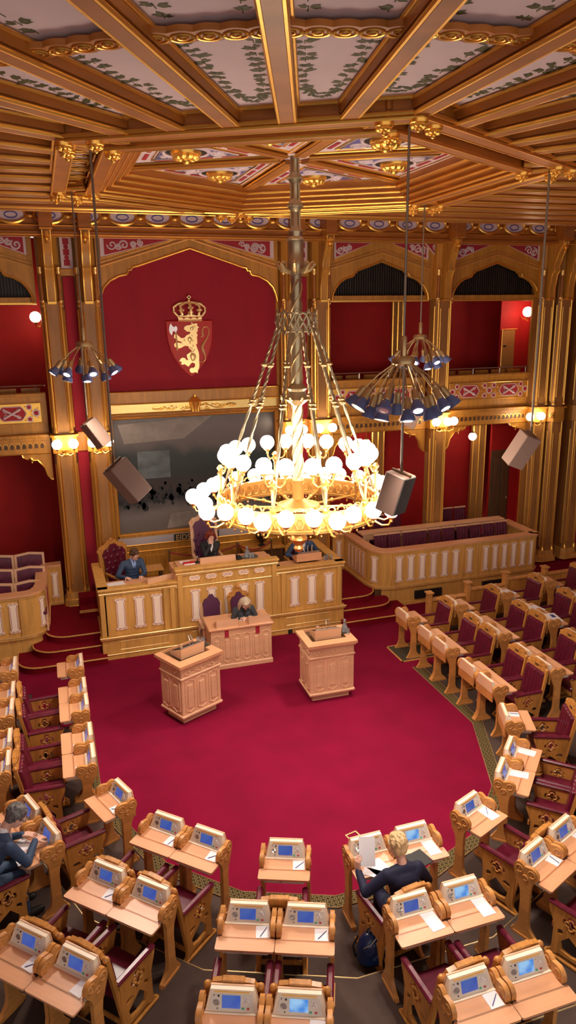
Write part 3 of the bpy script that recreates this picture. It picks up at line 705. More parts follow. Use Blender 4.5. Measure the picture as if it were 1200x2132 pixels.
# recessed star: steps, ribs, painted triangles
st = MB(); sg = MB()
for k in range(4):
    ro_ = 2.76-.115*k; z0 = 8.47+.06*k
    hexring(st, ro_+.02, ro_-.115, z0, 8.80); sg.tube([(*p, z0+.006) for p in hexagon(ro_-.115)], .017, 6, closed=True)
st.build('stepped_frame', 'beam_oak', ceil, smooth=False); sg.build('stepped_moulding', 'gold', ceil)
MB().prism(hexagon(2.6), 0, .06, fXY(8.76)).build('star_field', 'ornament_white', ceil)
for e in range(6):
    a = 30+60*e; beam(pol(.2, a), pol(2.36, a), .12, 8.705, 8.78, ceil, 'star_rib', gr=.013)
    m_ = 60*e
    T = M.Translation((HX, HY, 0)) @ M.Rotation(R_(m_), 4, 'Z')       # local +x along the middle of the triangle
    def tri(rv, inset_base, s): # triangle with apex towards centre
        xb = 2.28*math.cos(R_(30))-inset_base; xa = rv; hb = (xb-xa)*math.tan(R_(30)); return [(xa, 0), (xb, -hb), (xb, hb)]
    t0, t1, t2 = tri(.34, .06, 0), tri(.66, .24, 0), tri(.74, .28, 0)
    g = MB(); g.t = T
    for t in (t0, t1): g.tube([(x, y, 8.752) for x, y in t], .014, 5, closed=True)
    o = g.build('triangle_moulding', 'gold', ceil)
    bl = MB(); bl.t = T; bl.prism(t2, 0, .006, fXY(8.752)); bl.build('blue_field', 'ornament_blue', o)
    rd = MB(); rd.t = T
    for i in range(3):
        p, q = V(t0[i]), V(t0[(i+1) % 3]); p2, q2 = V(t1[i]), V(t1[(i+1) % 3])
        for j in range(3):
            f0, f1 = .08+j*.30, .08+j*.30+.22
            A = (p*(1-f0)+q*f0)*.5+(p2*(1-f0)+q2*f0)*.5; B = (p*(1-f1)+q*f1)*.5+(p2*(1-f1)+q2*f1)*.5
            dd = (B-A).normalized(); nn = V((-dd.y, dd.x))*.026
            rd.prism([tuple(A-nn), tuple(B-nn), tuple(B+nn), tuple(A+nn)], 0, .006, fXY(8.752))
    rd.build('red_bars', 'ornament_red', o)
    wh = MB(); wh.t = T; scroll_fill(wh, t2, lambda u, v, d: (u, v, 8.748), r=.15, tr=.020, seed=e, keep=(1.40, 0, .27), n=500)
    wh.tube([(1.40+.28*math.cos(R_(q)), .28*math.sin(R_(q)), 8.748) for q in range(0, 360, 20)], .026, 5, closed=True)
    wh.tube([(x, y, 8.748) for x, y in t2], .014, 4, closed=True)
    wh.build('white_scrollwork', 'ornament_white', o)
    bk = MB(); bk.t = T; bk.lathe([(.25, 0), (.25, .004)], 24, (1.40, 0, 8.742)); bk.build('dark_recess', 'vent_black', o)
    c = T @ V((1.40, 0, 8.74)); rs = rosette(tuple(c), .185, ceil, 'gilt_rosette', .06, 'gold', 9)
# beam, frieze of medallions and beads where the ceiling meets the end wall
wb = MB(); wb.box(-9.4, 15.9, 16.30, 16.62, 8.42, 8.50, .01); wb.box(-9.4, 15.9, 16.38, 17.2, 8.50, 8.62, .01); wb.build('wall_beam', 'beam_oak', ceil)
MB().box(-9.4, 15.9, 16.44, 16.56, 8.60, 9.14).build('medallion_frieze', 'beam_oak', ceil)
g = MB()
for (y, z, r) in ((16.30, 8.43, .020), (16.61, 8.425, .016), (16.37, 8.52, .018), (16.37, 8.61, .014), (16.43, 8.66, .012)): g.cyl((-9.4, y, z), (15.9, y, z), r, n=6)
g.build('wall_beam_moulding', 'gold', ceil)
x = -3.2; ov = MB(); g = MB(); k_ = MB()
while x < 15:
    ov.prism([(x+.25*math.cos(R_(q)), 8.80+.13*math.sin(R_(q))) for q in range(0, 360, 20)], 0, .02, fXZ(16.44))
    k_.tube([(x+.12*math.cos(R_(q)), 16.415, 8.80+.06*math.sin(R_(q))) for q in range(0, 360, 30)], .014, 5, closed=True)
    g.tube([(x+.28*math.cos(R_(q)), 16.41-.05*max(0, -math.sin(R_(q))), 8.80+.155*math.sin(R_(q))) for q in range(0, 360, 20)], .030, 6, closed=True)
    g.ball((x+.36, 16.41, 8.78), .055, 7, 5, (1.5, 1, 1)); x += .72
ov.build('medallion', 'ornament_white', ceil); g.build('medallion_gilding', 'gold', ceil); k_.build('medallion_device', 'ornament_blue', ceil)
for x in (.31, 1.05, 5.55, 6.29, 9.5, 12.5, 13.72):
    MB().box(x-.13, x+.13, 16.0, 16.5, 8.50, 9.13, .01).build('bracket_block', 'beam_oak', ceil); MB().cyl((x-.12, 15.99, 8.52), (x+.12, 15.99, 8.52), .018, n=6).build('block_bead', 'gold', ceil)
    g = MB(); g.lathe([(.004, -.2), (.025, -.17), (.02, -.12), (.06, -.08), (.04, -.04), (.075, 0)], 10, (x, 16.14, 8.42)); g.build('finial', 'gold', ceil)
# ================================================================== PODIUM AND SIDE BENCHES
def lobed(w_, h, r=.03):
    """outline of an inlay panel: straight sides, three lobes at each end"""
    hw = w_/2; top = []
    top += [(hw*.80, h/2-.085), (hw, h/2-.07), (hw*1.04, h/2-.04), (hw*.86, h/2-.012), (hw*.60, h/2-.012), (hw*.42, h/2-.03), (hw*.30, h/2-.012), (0, h/2)]
    q = top+[(-x, y) for x, y in top[:-1][::-1]]
    return q+[(-x, -y) for x, y in q]
def inlay(par, c, n_ang, w_=.20, h=.70):
    """a pink inlay panel with gilt rim and dark red line; faces direction n_ang (deg, in plan)"""
    T = M.Translation(c) @ M.Rotation(R_(n_ang+90), 4, 'Z')      # local -y is outward
    L = lobed(w_, h); rim = [(x*1.16, y*1.035) for x, y in L]
    a = MB(); a.t = T; a.prism(L, 0, .008, fXZ(-.006)); o = a.build('inlay_panel', 'pink_panel', par)
    b = MB(); b.t = T; b.prism([rim, L], 0, .014, fXZ(0)); b.build('panel_rim', 'rim_gold', o)
    d = MB(); d.t = T; d.tube([(x*.80, -.0155, y*.93) for x, y in L], .0045, 4, closed=True); d.build('panel_line', 'line_red', o)
pod = thing('podium', 'large oak podium with pink inlaid front panels below the painting', 'podium')
def front(x0, x1, y, z0, z1, par, name='front_panel'):
    return MB().box(x0, x1, y, y+.10, z0, z1, .01).build(name, 'podium_oak', par)
base = MB().box(.62, 5.98, 14.36, 14.52, 0, .12, .01).box(.64, 5.96, 14.39, 14.52, .12, .46, .01).box(.64, .74, 14.4, 16.2, 0, .46).box(5.86, 5.96, 14.4, 16.2, 0, .46).box(.61, 5.99, 14.345, 14.52, .44, .50, .012).build('base', 'podium_oak', pod)
g = MB(); g.cyl((.61, 14.35, .125), (5.99, 14.35, .125), .012, n=6); g.cyl((.6, 14.34, .50), (6.0, 14.34, .50), .013, n=6)
for (x0, x1) in ((1.0, 2.0), (2.5, 4.1), (4.6, 5.65)): g.tube([(x0, 14.385, .20), (x1, 14.385, .20), (x1, 14.385, .38), (x0, 14.385, .38)], .007, 4, closed=True)
g.build('base_bead', 'pale_gold', pod)
for x in (2.14, 4.62): MB().box(x, x+.09, 14.33, 14.37, .02, .10).build('floor_socket', 'black', pod)
front(.68, 2.25, 14.42, .50, 1.46, pod); front(2.25, 4.36, 14.38, .50, 1.72, pod); front(4.36, 5.92, 14.42, .50, 1.46, pod)
MB().box(.68, .78, 14.42, 16.2, .5, 1.46).build('side_panel', 'podium_oak', pod); MB().box(5.82, 5.92, 14.42, 16.2, .5, 1.46).build('side_panel', 'podium_oak', pod)
MB().box(2.27, 2.33, 14.4, 15.1, .9, 1.72).build('side_panel', 'podium_oak', pod); MB().box(4.28, 4.34, 14.4, 15.1, .9, 1.72).build('side_panel', 'podium_oak', pod)
c = MB(); g = MB()
for (x0, x1, z) in ((.64, 2.25, 1.46), (4.36, 5.96, 1.46), (2.20, 4.41, 1.72)):
    yy = 14.30 if z > 1.6 else 14.35
    c.box(x0-.02, x1+.02, yy, yy+.22, z+.03, z+.08, .012); c.box(x0, x1, yy+.03, yy+.2, z-.02, z+.03, .008)
    g.cyl((x0, yy+.025, z-.02), (x1, yy+.025, z-.02), .009, n=5); g.cyl((x0, yy+.05, z-.055), (x1, yy+.05, z-.055), .006, n=5)
c.box(.62, .84, 14.4, 16.2, 1.49, 1.54, .01); c.box(5.76, 5.98, 14.4, 16.2, 1.49, 1.54, .01)
g.cyl((2.2, 14.37, 1.40), (4.4, 14.37, 1.40), .009, n=5)
c.build('cornice', 'podium_oak', pod); g.build('cornice_bead', 'pale_gold', pod)
for x in (.70, 1.98, 2.12, 4.40, 4.54, 5.84): MB().box(x-.05, x+.05, 14.375, 14.44, .5, 1.45, .008).build('pilaster', 'podium_oak', pod)
for x in (2.28, 4.32): MB().box(x-.05, x+.06, 14.34, 14.40, .5, 1.70, .008).build('pilaster', 'podium_oak', pod)
for x in (1.06, 1.44, 1.82-.02, 4.80, 5.20, 5.60): inlay(pod, (x, 14.42, .965), -90, .21, .70)
for x in (2.60, 2.95, 3.30, 3.65, 4.00): inlay(pod, (x, 14.38, .965), -90, .20, .72)
for x in (2.60, 2.95, 3.30, 3.65, 4.00):
    out = [(x+.12*math.cos(R_(q))*(1.0) + (.0), 1.57+.062*math.sin(R_(q))*(1+.25*math.cos(R_(q*2+0))**2*(-1 if abs(math.cos(R_(q))) < .5 else 1))) for q in range(0, 360, 15)]
    o = MB().prism(out, 0, .012, fXZ(14.38)).build('medallion', 'pink_panel', pod)
    g = MB(); g.tube([(a, 14.366, b_) for a, b_ in out], .008, 4, closed=True)
    g.build('medallion_rim', 'rim_gold', o); g = MB()
    for dx in (-.06, 0, .06): g.tube([(x+dx+.026*math.cos(R_(q)), 14.364, 1.57+.028*math.sin(R_(q))) for q in range(0, 360, 45)], .0035, 4, closed=True)
    g.build('medallion_ring', 'line_red', o)
struct(MB().box(.79, 5.81, 14.53, 17.0, .3, .74).build('trim_22', 'step_red'))
struct(MB().box(2.35, 4.27, 14.9, 16.6, .74, .94).build('trim_23', 'step_red'))
MB().box(.80, 2.26, 14.55, 14.98, 1.43, 1.49, .01).box(4.34, 5.80, 14.55, 14.98, 1.43, 1.49, .01).box(2.30, 4.31, 14.50, 15.05, 1.69, 1.76, .01).build('worktop', 'top_oak', pod)
MB().box(2.20, 2.32, 14.5, 15.2, 1.49, 1.70, .01).box(4.28, 4.40, 14.5, 15.0, 1.49, 1.70, .01).build('end_ledge', 'top_oak', pod)
def wedge(mb, x0, x1, y0, y1, z0, zf, zb): # sloped desk: height zf at y0 .. zb at y1
    mb.add([(x0, y0, z0), (x1, y0, z0), (x1, y1, z0), (x0, y1, z0), (x0, y0, zf), (x1, y0, zf), (x1, y1, zb), (x0, y1, zb)], [(0, 3, 2, 1), (4, 5, 6, 7), (0, 1, 5, 4), (1, 2, 6, 5), (2, 3, 7, 6), (3, 0, 4, 7)])
    return mb
tag(wedge(MB(), 2.78, 3.55, 14.62, 14.95, 1.76, 1.90, 1.80).build('reading_stand', 'light_oak'), 'wide pale sloped reading stand on top of the podium before the president', 'reading stand')
o = MB(); o.t = M.Translation((1.98, 14.66, 1.49)) @ M.Rotation(R_(22), 4, 'Z'); wedge(o, -.42, .52, -.12, .16, 0, .16, .03)
tag(o.build('reading_stand', 'light_oak'), 'pale sloped reading stand turned sideways on the left wing of the podium', 'reading stand')
o = MB(); wedge(o, 4.92, 5.50, 14.60, 14.92, 1.56, 1.74, 1.62)
lec = thing('lectern_top', 'raised orange oak lectern top with microphones on the right wing of the podium', 'lectern')
o.build('lectern_box', 'top_oak', lec)
MB().box(5.0, 5.42, 14.72, 14.78, 1.49, 1.57).build('lectern_foot', 'dark_oak', lec)
g = MB()
for x in (5.12, 5.2, 5.3): g.tube([(x, 14.66, 1.74), (x+.01, 14.70, 1.84), (x+.04, 14.76, 1.87)], .008, 6)
g.box(4.96, 5.46, 14.60, 14.66, 1.742, 1.762); g.build('microphone', 'steel', lec)
# loose items on the podium
def papers(label, x, y, z, rz, w_=.21, h=.30, n=1, group=None):
    mb = MB()
    for i in range(n):
        T = M.Translation((x, y, z+.002+i*.0035)) @ M.Rotation(rz+random.uniform(-.12, .12)*(i > 0), 4, 'Z'); mb.box(-w_/2, w_/2, -h/2, h/2, 0, .003, T=T)
    return tag(mb.build('paper', 'paper'), label, 'paper', group)
papers('loose pile of white papers at the left end of the podium', 1.03, 14.72, 1.49, .2, .34, .28, 4)
papers('single white sheet behind the turned reading stand on the podium', 2.05, 14.93, 1.49, .3, .16, .1)
papers('white paper beside the red book on top of the podium', 2.50, 14.88, 1.762, .05, .22, .14, 2)
b = tag(MB().box(2.44, 2.68, 14.66, 14.80, 1.762, 1.80, .004).build('book', 'book_red'), 'red book lying on the podium at the president’s right', 'book')
MB().box(2.445, 2.68, 14.655, 14.80, 1.768, 1.794).build('pages', 'paper', b)
o = thing('desk_microphone', 'small black microphone and clock set beside the red book', 'microphone', (2.73, 14.74, 1.762))
MB().box(-.05, .05, -.05, .05, 0, .03, .008).build('foot', 'black', o); MB().tube([(0, 0, .03), (.02, 0, .1), (0, -.03, .13)], .012, 6).build('stem', 'black', o); MB().ball((0, -.03, .14), .026, 8, 6).build('head', 'steel', o)
o = thing('telephone', 'black telephone set right of the wide reading stand', 'telephone', (3.63, 14.70, 1.762))
MB().box(-.06, .06, -.09, .09, 0, .06, .012).build('body', 'black', o); MB().box(-.05, -.01, -.1, .1, .06, .09, .01).build('handset', 'black', o)
tr = thing('tray', 'round silver tray with carafe and glasses on top of the podium', 'tray', (3.88, 14.72, 1.762))
MB().lathe([(.02, 0), (.17, 0), (.19, .02), (.18, .02), (.16, .006), (.001, .006)], 24).build('dish', 'steel', tr)
def tumbler(label, loc, r=.032, h=.10, cat='glass', group=None, name='drinking_glass'):
    return tag(MB().lathe([(.001, 0), (r*.85, 0), (r, h), (r*.92, h), (r*.78, .01), (.001, .01)], 14, loc).build(name, 'glass'), label, cat, group)
def carafe(label, loc, group=None):
    t = thing('carafe', label, 'carafe', loc, group=group)
    MB().lathe([(.001, 0), (.055, 0), (.06, .05), (.05, .12), (.024, .16), (.022, .19), (.032, .21), (.028, .21), (.018, .19), (.02, .16), (.045, .12), (.054, .05), (.05, .006), (.001, .006)], 16).build('body', 'glass', t)
    MB().lathe([(.001, .008), (.05, .008), (.053, .05), (.047, .10), (.001, .10)], 14).build('water', 'glass', t); MB().ball((0, 0, .225), .024, 10, 7).build('stopper', 'glass', t); return t
carafe('glass carafe standing on the silver tray on the podium', (3.84, 14.75, 1.77)); tumbler('water glass on the silver tray, right of the carafe', (3.95, 14.70, 1.77)); tumbler('water glass at the front edge of the silver tray', (3.88, 14.64, 1.77))
for i, (x, y, l) in enumerate(((5.62, 14.70, 'leftmost glass beside the lectern on the podium’s right wing'), (5.70, 14.76, 'rear glass beside the lectern on the podium’s right wing'), (5.76, 14.66, 'rightmost glass at the end of the podium’s right wing'))): tumbler(l, (x, y, 1.49), .033, .12)
o = thing('gavel_block', 'small gavel on its dark block on the ledge right of the centre desk', 'gavel', (4.50, 14.72, 1.49))
MB().box(-.05, .05, -.05, .05, 0, .04, .006).build('block', 'black', o); MB().cyl((-.09, .06, .05), (.02, .0, .05), .008).build('handle', 'brass', o); MB().cyl((.0, -.05, .055), (.04, .04, .055), .02).build('head', 'brass', o)
# rope barrier, urn on its shelf
for i, (x, lab) in enumerate(((2.38, 'brass rope post left of the president’s chair'), (4.02, 'brass rope post right of the president’s chair'), (4.85, 'brass rope post beside the bronze urn'))):
    t = thing('rope_post', lab, 'post', (x, 16.3, .74)); MB().lathe([(.13, 0), (.13, .02), (.022, .05), (.022, .82), (.035, .84), (.03, .90), (.001, .92)], 14).build('post', 'brass', t)
for (a, b_, lab) in ((2.38, 4.02, 'dark red rope sagging behind the president’s chair'), (4.02, 4.85, 'dark red rope hanging between the two right-hand posts')):
    tag(MB().tube([(a+(b_-a)*i/12, 16.3, 1.56-.16*math.sin(PI*i/12)) for i in range(13)], .018, 7).build('barrier_rope', 'rope_red'), lab, 'rope')
sh = thing('wall_shelf', 'oak shelf cabinet by the wall right of the president', 'cabinet'); MB().box(4.2, 5.25, 16.45, 16.95, 1.30, 1.36, .01).build('shelf', 'wall_oak', sh); MB().box(4.24, 5.21, 16.5, 16.95, .74, 1.30).build('carcass', 'dark_oak', sh)
ur = thing('urn', 'dark bronze urn standing on the shelf by the wall', 'urn', (4.72, 16.68, 1.36)); MB().lathe([(.09, 0), (.09, .03), (.04, .05), (.035, .09), (.10, .14), (.15, .22), (.155, .29), (.11, .34)], 20).build('bowl', 'bronze', ur); MB().lathe([(.115, .34), (.10, .38), (.04, .42), (.02, .43), (.028, .46), (.001, .48)], 18).build('lid', 'bronze', ur)
tb = thing('side_table', 'small oak side table with carved chair back behind the left official', 'table'); MB().box(1.55, 2.15, 15.6, 16.0, 1.38, 1.42, .01).build('table_top', 'wall_oak', tb)
for x in (1.6, 2.1):
    for y in (15.65, 15.95): MB().box(x-.025, x+.025, y-.025, y+.025, .74, 1.38).build('leg', 'dark_oak', tb)
# throne-like chairs
def tall_chair(name, label, loc, rz, s=1., leather='leather', tufts=True, frame='chair_oak', backw=.30, top=1.35):
    t = thing(name, label, 'chair', loc, rz)
    MB().box(-.28, .28, -.26, .26, .40, .49, .02).build('seat', leather, t)
    bw = backw
    outl = [(-bw, .45), (-bw, top-.28), (-bw*1.08, top-.2), (-bw*.8, top-.1), (-bw*.45, top-.08), (-bw*.2, top), (bw*.2, top), (bw*.45, top-.08), (bw*.8, top-.1), (bw*1.08, top-.2), (bw, top-.28), (bw, .45)]
    f = MB(); f.t = M.Translation((0, -.22, 0)) @ M.Rotation(R_(8), 4, 'X'); f.prism([(x*1.15, z+(.05 if z > .5 else 0)) for x, z in outl], 0, .05, fXZ(-.02))
    f.ball((0, -.045, top+.05), .05, 8, 6); f.ball((-bw*1.0, -.045, top-.12), .04, 8, 6); f.ball((bw*1.0, -.045, top-.12), .04, 8, 6)
    f.build('back_frame', frame, t)
    c_ = MB(); c_.t = M.Translation((0, -.22, 0)) @ M.Rotation(R_(8), 4, 'X'); c_.prism([(x*.86, z-.04) for x, z in outl], 0, .06, fXZ(.045))
    c_.build('back_cushion', leather, t)
    if tufts:
        q = MB(); q.t = M.Translation((0, -.22, 0)) @ M.Rotation(R_(8), 4, 'X')
        for i in range(5):
            for j in range(3+(i % 2)): q.ball(((j-(2+(i % 2))/2)*.15, .05, .62+i*.13), .045, 8, 6, (1, .45, 1.2))
        q.build('tufting', leather, t)
    for s_ in (-1, 1):
        MB().box(s_*.30-.03, s_*.30+.03, -.24, .26, .66, .71, .012).build('armrest', frame, t)
        for y in (-.22, .22): MB().box(s_*.29-.025, s_*.29+.025, y-.025, y+.025, 0, .68).build('leg', frame, t)
    return t
tall_chair('throne', 'pale carved throne with purple back in which the red-haired president sits', (3.14, 15.50, .94), PI, leather='violet', frame='light_oak', top=1.55, backw=.27)
tall_chair('throne', 'dark red tufted throne beside the man with the blue tie', (1.27, 15.62, .74), PI+.45, top=1.32)
tall_chair('carved_chair', 'empty carved chair with violet back behind the small desk', (2.92, 14.0, 0), PI, leather='violet', frame='light_oak', top=1.22, backw=.20, tufts=False)
tall_chair('carved_chair', 'orange carved chair in which the blonde woman writes', (3.50, 13.92, 0), PI, leather='violet', frame='chair_oak', top=1.22, backw=.20, tufts=False)
# secretary desk
sd = thing('clerk_desk', 'pale oak double desk on the carpet directly before the podium', 'desk', (3.27, 13.25, 0), R_(-1))
MB().box(-.62, .62, -.06, .02, 0, .84, .008).box(-.62, -.55, 0, .62, 0, .84).box(.55, .62, 0, .62, 0, .84).build('front_panel', 'light_oak', sd)
MB().box(-.66, .66, -.10, .62, .84, .89, .012).build('worktop', 'top_oak', sd); MB().box(-.64, .64, -.08, -.02, 0, .10, .01).build('plinth', 'light_oak', sd)
def tracery(mb, x0, x1, z0, z1, n, y):
    w_ = (x1-x0)/n
    for i in range(n):
        a = x0+i*w_+w_*.12; b_ = x0+(i+1)*w_-w_*.12; c_ = (a+b_)/2; top = z1; pts = [(a, z0+.05), (a, top-.07), (a+.01, top-.035), (c_-.02, top-.02), (c_, top), (c_+.02, top-.02), (b_-.01, top-.035), (b_, top-.07), (b_, z0+.05), (c_+.03, z0+.02), (c_, z0), (c_-.03, z0+.02)]
        mb.tube([(p[0], y, p[1]) for p in pts], .010, 5, closed=True); mb.box(a+w_*.18, b_-w_*.18, y-.012, y+.006, z0+.09, z1-.11, .006)
f = MB(); tracery(f, -.60, .60, .14, .74, 6, -.064); f.build('tracery', 'light_oak', sd)
for x in (-.30, .33): MB().box(x-.04, x+.04, -.075, -.06, .68, .86).build('red_tab', 'strip_red', sd)
wedge(MB(), -.50, -.06, -.06, .18, .89, 1.05, .92).build('document_slope', 'light_oak', sd); wedge(MB(), .16, .60, -.06, .18, .89, 1.05, .92).build('document_slope', 'light_oak', sd)
papers('sheet the blonde woman is writing on at the small desk', 3.37, 13.50, .892, .1, .15, .2)
# rostrums
def rostrum(label, loc, rz):
    t = thing('rostrum', label, 'rostrum', loc, rz)      # speaker stands at +y, front faces -y
    MB().box(-.36, .36, -.24, .24, 0, .14, .012).build('plinth', 'light_oak', t)
    MB().box(-.42, .42, -.31, .31, .14, 1.08, .012).build('body', 'light_oak', t)
    for (e_, z0, z1) in ((.44, .14, .19), (.44, .86, .90), (.45, 1.05, 1.09)): MB().box(-e_, e_, -e_+.11, e_-.11, z0, z1, .012).build('moulding', 'light_oak', t)
    MB().prism([[(-.47, -.36), (.47, -.36), (.47, .40), (-.47, .40)], [(-.33, -.16), (.33, -.16), (.33, .40-.02), (-.33, .38)]], 0, .05, fXY(1.09)).build('top_ledge', 'top_oak', t)
    MB().box(-.34, .34, -.17, .38, 1.06, 1.10).build('recess', 'dark_oak', t)
    f = MB(); tracery(f, -.38, .38, .22, .84, 3, -.313)
    f.t = M.Rotation(-PI/2, 4, 'Z'); tracery(f, -.28, .28, .22, .84, 2, -.423); f.t = M.Rotation(PI/2, 4, 'Z'); tracery(f, -.28, .28, .22, .84, 2, -.423); f.build('tracery', 'light_oak', t)
    f = MB()
    for (T, xs, y) in ((M.Identity(4), (-.25, 0, .25), -.316), (M.Rotation(-PI/2, 4, 'Z'), (-.14, .14), -.426), (M.Rotation(PI/2, 4, 'Z'), (-.14, .14), -.426)):
        f.t = T
        for x in xs:
            f.tube([(x+.10*math.cos(R_(q))*(1+.2*math.cos(R_(4*q))), y, .97+.045*math.sin(R_(q))*(1+.2*math.cos(R_(4*q)))) for q in range(0, 360, 18)], .009, 5, closed=True); f.ball((x, y, .97), .022, 8, 5)
    f.build('carved_frieze', 'light_oak', t)
    s = MB(); s.add([(-.25, -.10, 1.12), (.25, -.10, 1.12), (.25, .22, 1.12), (-.25, .22, 1.12), (-.25, -.10, 1.31), (.25, -.10, 1.31), (.25, .22, 1.18), (-.25, .22, 1.18)], [(0, 3, 2, 1), (4, 5, 6, 7), (0, 1, 5, 4), (1, 2, 6, 5), (2, 3, 7, 6), (3, 0, 4, 7)]); s.build('reading_slope', 'light_oak', t)
    b_ = MB(); b_.add([(-.23, -.07, 1.306), (.23, -.07, 1.306), (.23, .20, 1.196), (-.23, .20, 1.196), (-.23, -.07, 1.312), (.23, -.07, 1.312), (.23, .20, 1.202), (-.23, .20, 1.202)], [(0, 3, 2, 1), (4, 5, 6, 7), (0, 1, 5, 4), (1, 2, 6, 5), (2, 3, 7, 6), (3, 0, 4, 7)]); b_.build('reading_surface', 'black', t)
    m_ = MB()
    for x in (-.03, .03): m_.tube([(x, -.06, 1.30), (x, -.07, 1.40), (x*.6, -.02, 1.46)], .007, 6); m_.ball((x*.6, -.02, 1.465), .014, 7, 5)
    m_.cyl((-.24, -.085, 1.315), (.24, -.085, 1.315), .010, n=6); m_.build('microphone', 'steel', t)
    MB().box(-.20, -.15, -.02, .0, 1.29, 1.36).build('name_card_holder', 'light_oak', t)
    MB().box(.30, .46, -.02, .22, 1.14, 1.145).build('glass_mat', 'mat_dark', t)
    return t
rostrum('oak rostrum standing left of the small desk, its corner turned to the viewer', (1.98, 11.80, 0), R_(26))
rostrum('oak rostrum standing alone on the carpet right of the small desk', (4.48, 11.64, 0), R_(-1))
carafe('glass carafe on the ledge of the right rostrum', (4.86, 11.70, 1.145)); tumbler('drinking glass before the carafe on the right rostrum', (4.88, 11.59, 1.145), .035, .10)
c26, s26 = math.cos(R_(26)), math.sin(R_(26))
for i, (dx, dy, l) in enumerate(((.34, .05, 'nearest glass on the left rostrum’s side ledge'), (.40, .13, 'outer glass on the left rostrum’s side ledge'), (.34, .19, 'rear glass on the left rostrum’s side ledge'))): tumbler(l, (1.98+dx*c26-dy*s26, 11.80+dx*s26+dy*c26, 1.145), .036, .11)
# side benches with inlaid parapets (right, and mirrored left)
def bench(sgn, label):
    t = thing('gallery_parapet', label, 'parapet'); X = lambda x: x if sgn == 1 else 2*AX-x
    ln = [(6.62, 16.75), (6.93, 16.75), (6.96, 16.6), (6.98, 15.55), (7.02, 15.32), (7.12, 15.13), (7.27, 15.03), (7.45, 15.0), (11.42, 15.0), (11.50, 15.06), (11.52, 16.4)]
    def strip(off0, off1, z0, z1, name, m):
        def offs(o):
            r = []
            for i, p in enumerate(ln):
                a = V(ln[max(i-1, 0)]); b_ = V(ln[min(i+1, len(ln)-1)]); d = (b_-a).normalized(); nn = V((d.y, -d.x)); nn = -nn if False else nn
                r.append((p[0]-nn.x*o*-1*-1, p[1]-nn.y*o))
            return r
        A, B = offs(off0), offs(off1); mb = MB()
        vs = []; fs = []
        for (a, b_) in zip(A, B):
            for (q, z) in ((a, z0), (b_, z0), (b_, z1), (a, z1)): vs.append((X(q[0]), q[1], z))
        for i in range(len(A)-1):
            for k in range(4): l = (k+1) % 4; fs.append((i*4+k, i*4+l, (i+1)*4+l, (i+1)*4+k))
        fs += [(0, 1, 2, 3), tuple(len(vs)-4+k for k in range(4))]
        return mb.add(vs, fs).build(name, m, t, angle=30)
    strip(0, .10, .50, 1.38, 'panelling', 'podium_oak'); strip(-.03, .12, .46, .52, 'lower_moulding', 'podium_oak'); strip(.03, .10, 0, .46, 'plinth', 'podium_oak'); strip(-.01, .05, 0, .09, 'skirting', 'podium_oak')
    strip(-.05, .20, 1.38, 1.43, 'top_rail', 'top_oak'); strip(-.025, .02, 1.33, 1.38, 'rail_moulding', 'podium_oak'); strip(-.04, -.02, .515, .53, 'gilt_line', 'pale_gold')
    for x in [7.62+.305*i for i in range(6)]+[9.53]+[9.98+.268*i for i in range(6)]: inlay(t, (X(x), 15.0, .94), -90, .165 if x > 9.7 else .185, .66)
    for y in (15.62, 15.84, 16.06, 16.28, 16.50): inlay(t, (X(6.975), y, .94), 180 if sgn == 1 else 0, .15, .66)
    inlay(t, (X(7.075), 15.20, .94), -90-52*sgn, .17, .66); inlay(t, (X(6.78), 16.75, .94), -90, .15, .62)
    for (a, b_) in ((8.05, 8.78), (9.42, 9.60), (9.92, 10.62), (10.75, 11.3)): MB().box(min(X(a), X(b_)), max(X(a), X(b_)), 14.965, 15.0, .14, .34).build('vent', 'vent_black', t)
    for x in (7.47, 9.34, 9.72, 11.37): MB().box(X(x)-.035, X(x)+.035, 14.97, 15.0, .52, 1.38, .006).build('pilaster_strip', 'podium_oak', t)
    return t
bench(1, 'curved oak parapet with pink inlaid panels right of the podium'); bench(-1, 'curved oak parapet with pink inlaid panels left of the podium')
# seats behind the parapets
s0 = thing('gallery_chair', 'x', 'seat', (0, 0, 0), PI, 'seats along the right parapet')
MB().box(-.17, .17, -.20, .2, .40, .47, .015).build('seat', 'purple_leather', s0); b_ = MB(); b_.t = M.Translation((0, -.22, 0)) @ M.Rotation(R_(10), 4, 'X')
for k in range(4): b_.box(-.17+k*.085, -.087+k*.085, -.03, .03, .48, .94, .018)
b_.build('backrest', 'purple_leather', s0)
b_ = MB(); b_.t = M.Translation((0, -.22, 0)) @ M.Rotation(R_(10), 4, 'X'); b_.box(-.18, .18, -.03, .035, .94, .98, .008); b_.build('top_rail', 'light_oak', s0)
for x in (-.15, .15): MB().box(x-.02, x+.02, -.18, .18, 0, .40).build('leg', 'dark_oak', s0)
T0 = tree(s0); first = True
words = ['first', 'second', 'third', 'fourth', 'fifth', 'sixth', 'seventh', 'eighth', 'ninth', 'tenth']
for i, x in enumerate((7.55, 7.92, 8.33, 8.66, 9.06, 9.45, 9.86, 10.24, 10.62, 11.0)):
    l = 'purple seat with pale top rail behind the right parapet, %s from the podium' % words[i]
    if first: s0.location = (x, 15.55, .60); s0['label'] = l; first = False
    else: dup(T0, (x, 15.55, .60), PI, l)
for i, x in enumerate((7.7, 8.2, 8.7, 9.9, 10.3, 10.7)):
    dup(T0, (x, 17.1, .64), PI, 'purple seat in the rear row behind the long oak table, %s from the left' % words[i], 'rear seats behind the long table')
lt = thing('long_table', 'long pale oak table behind the row of purple seats at right', 'table')
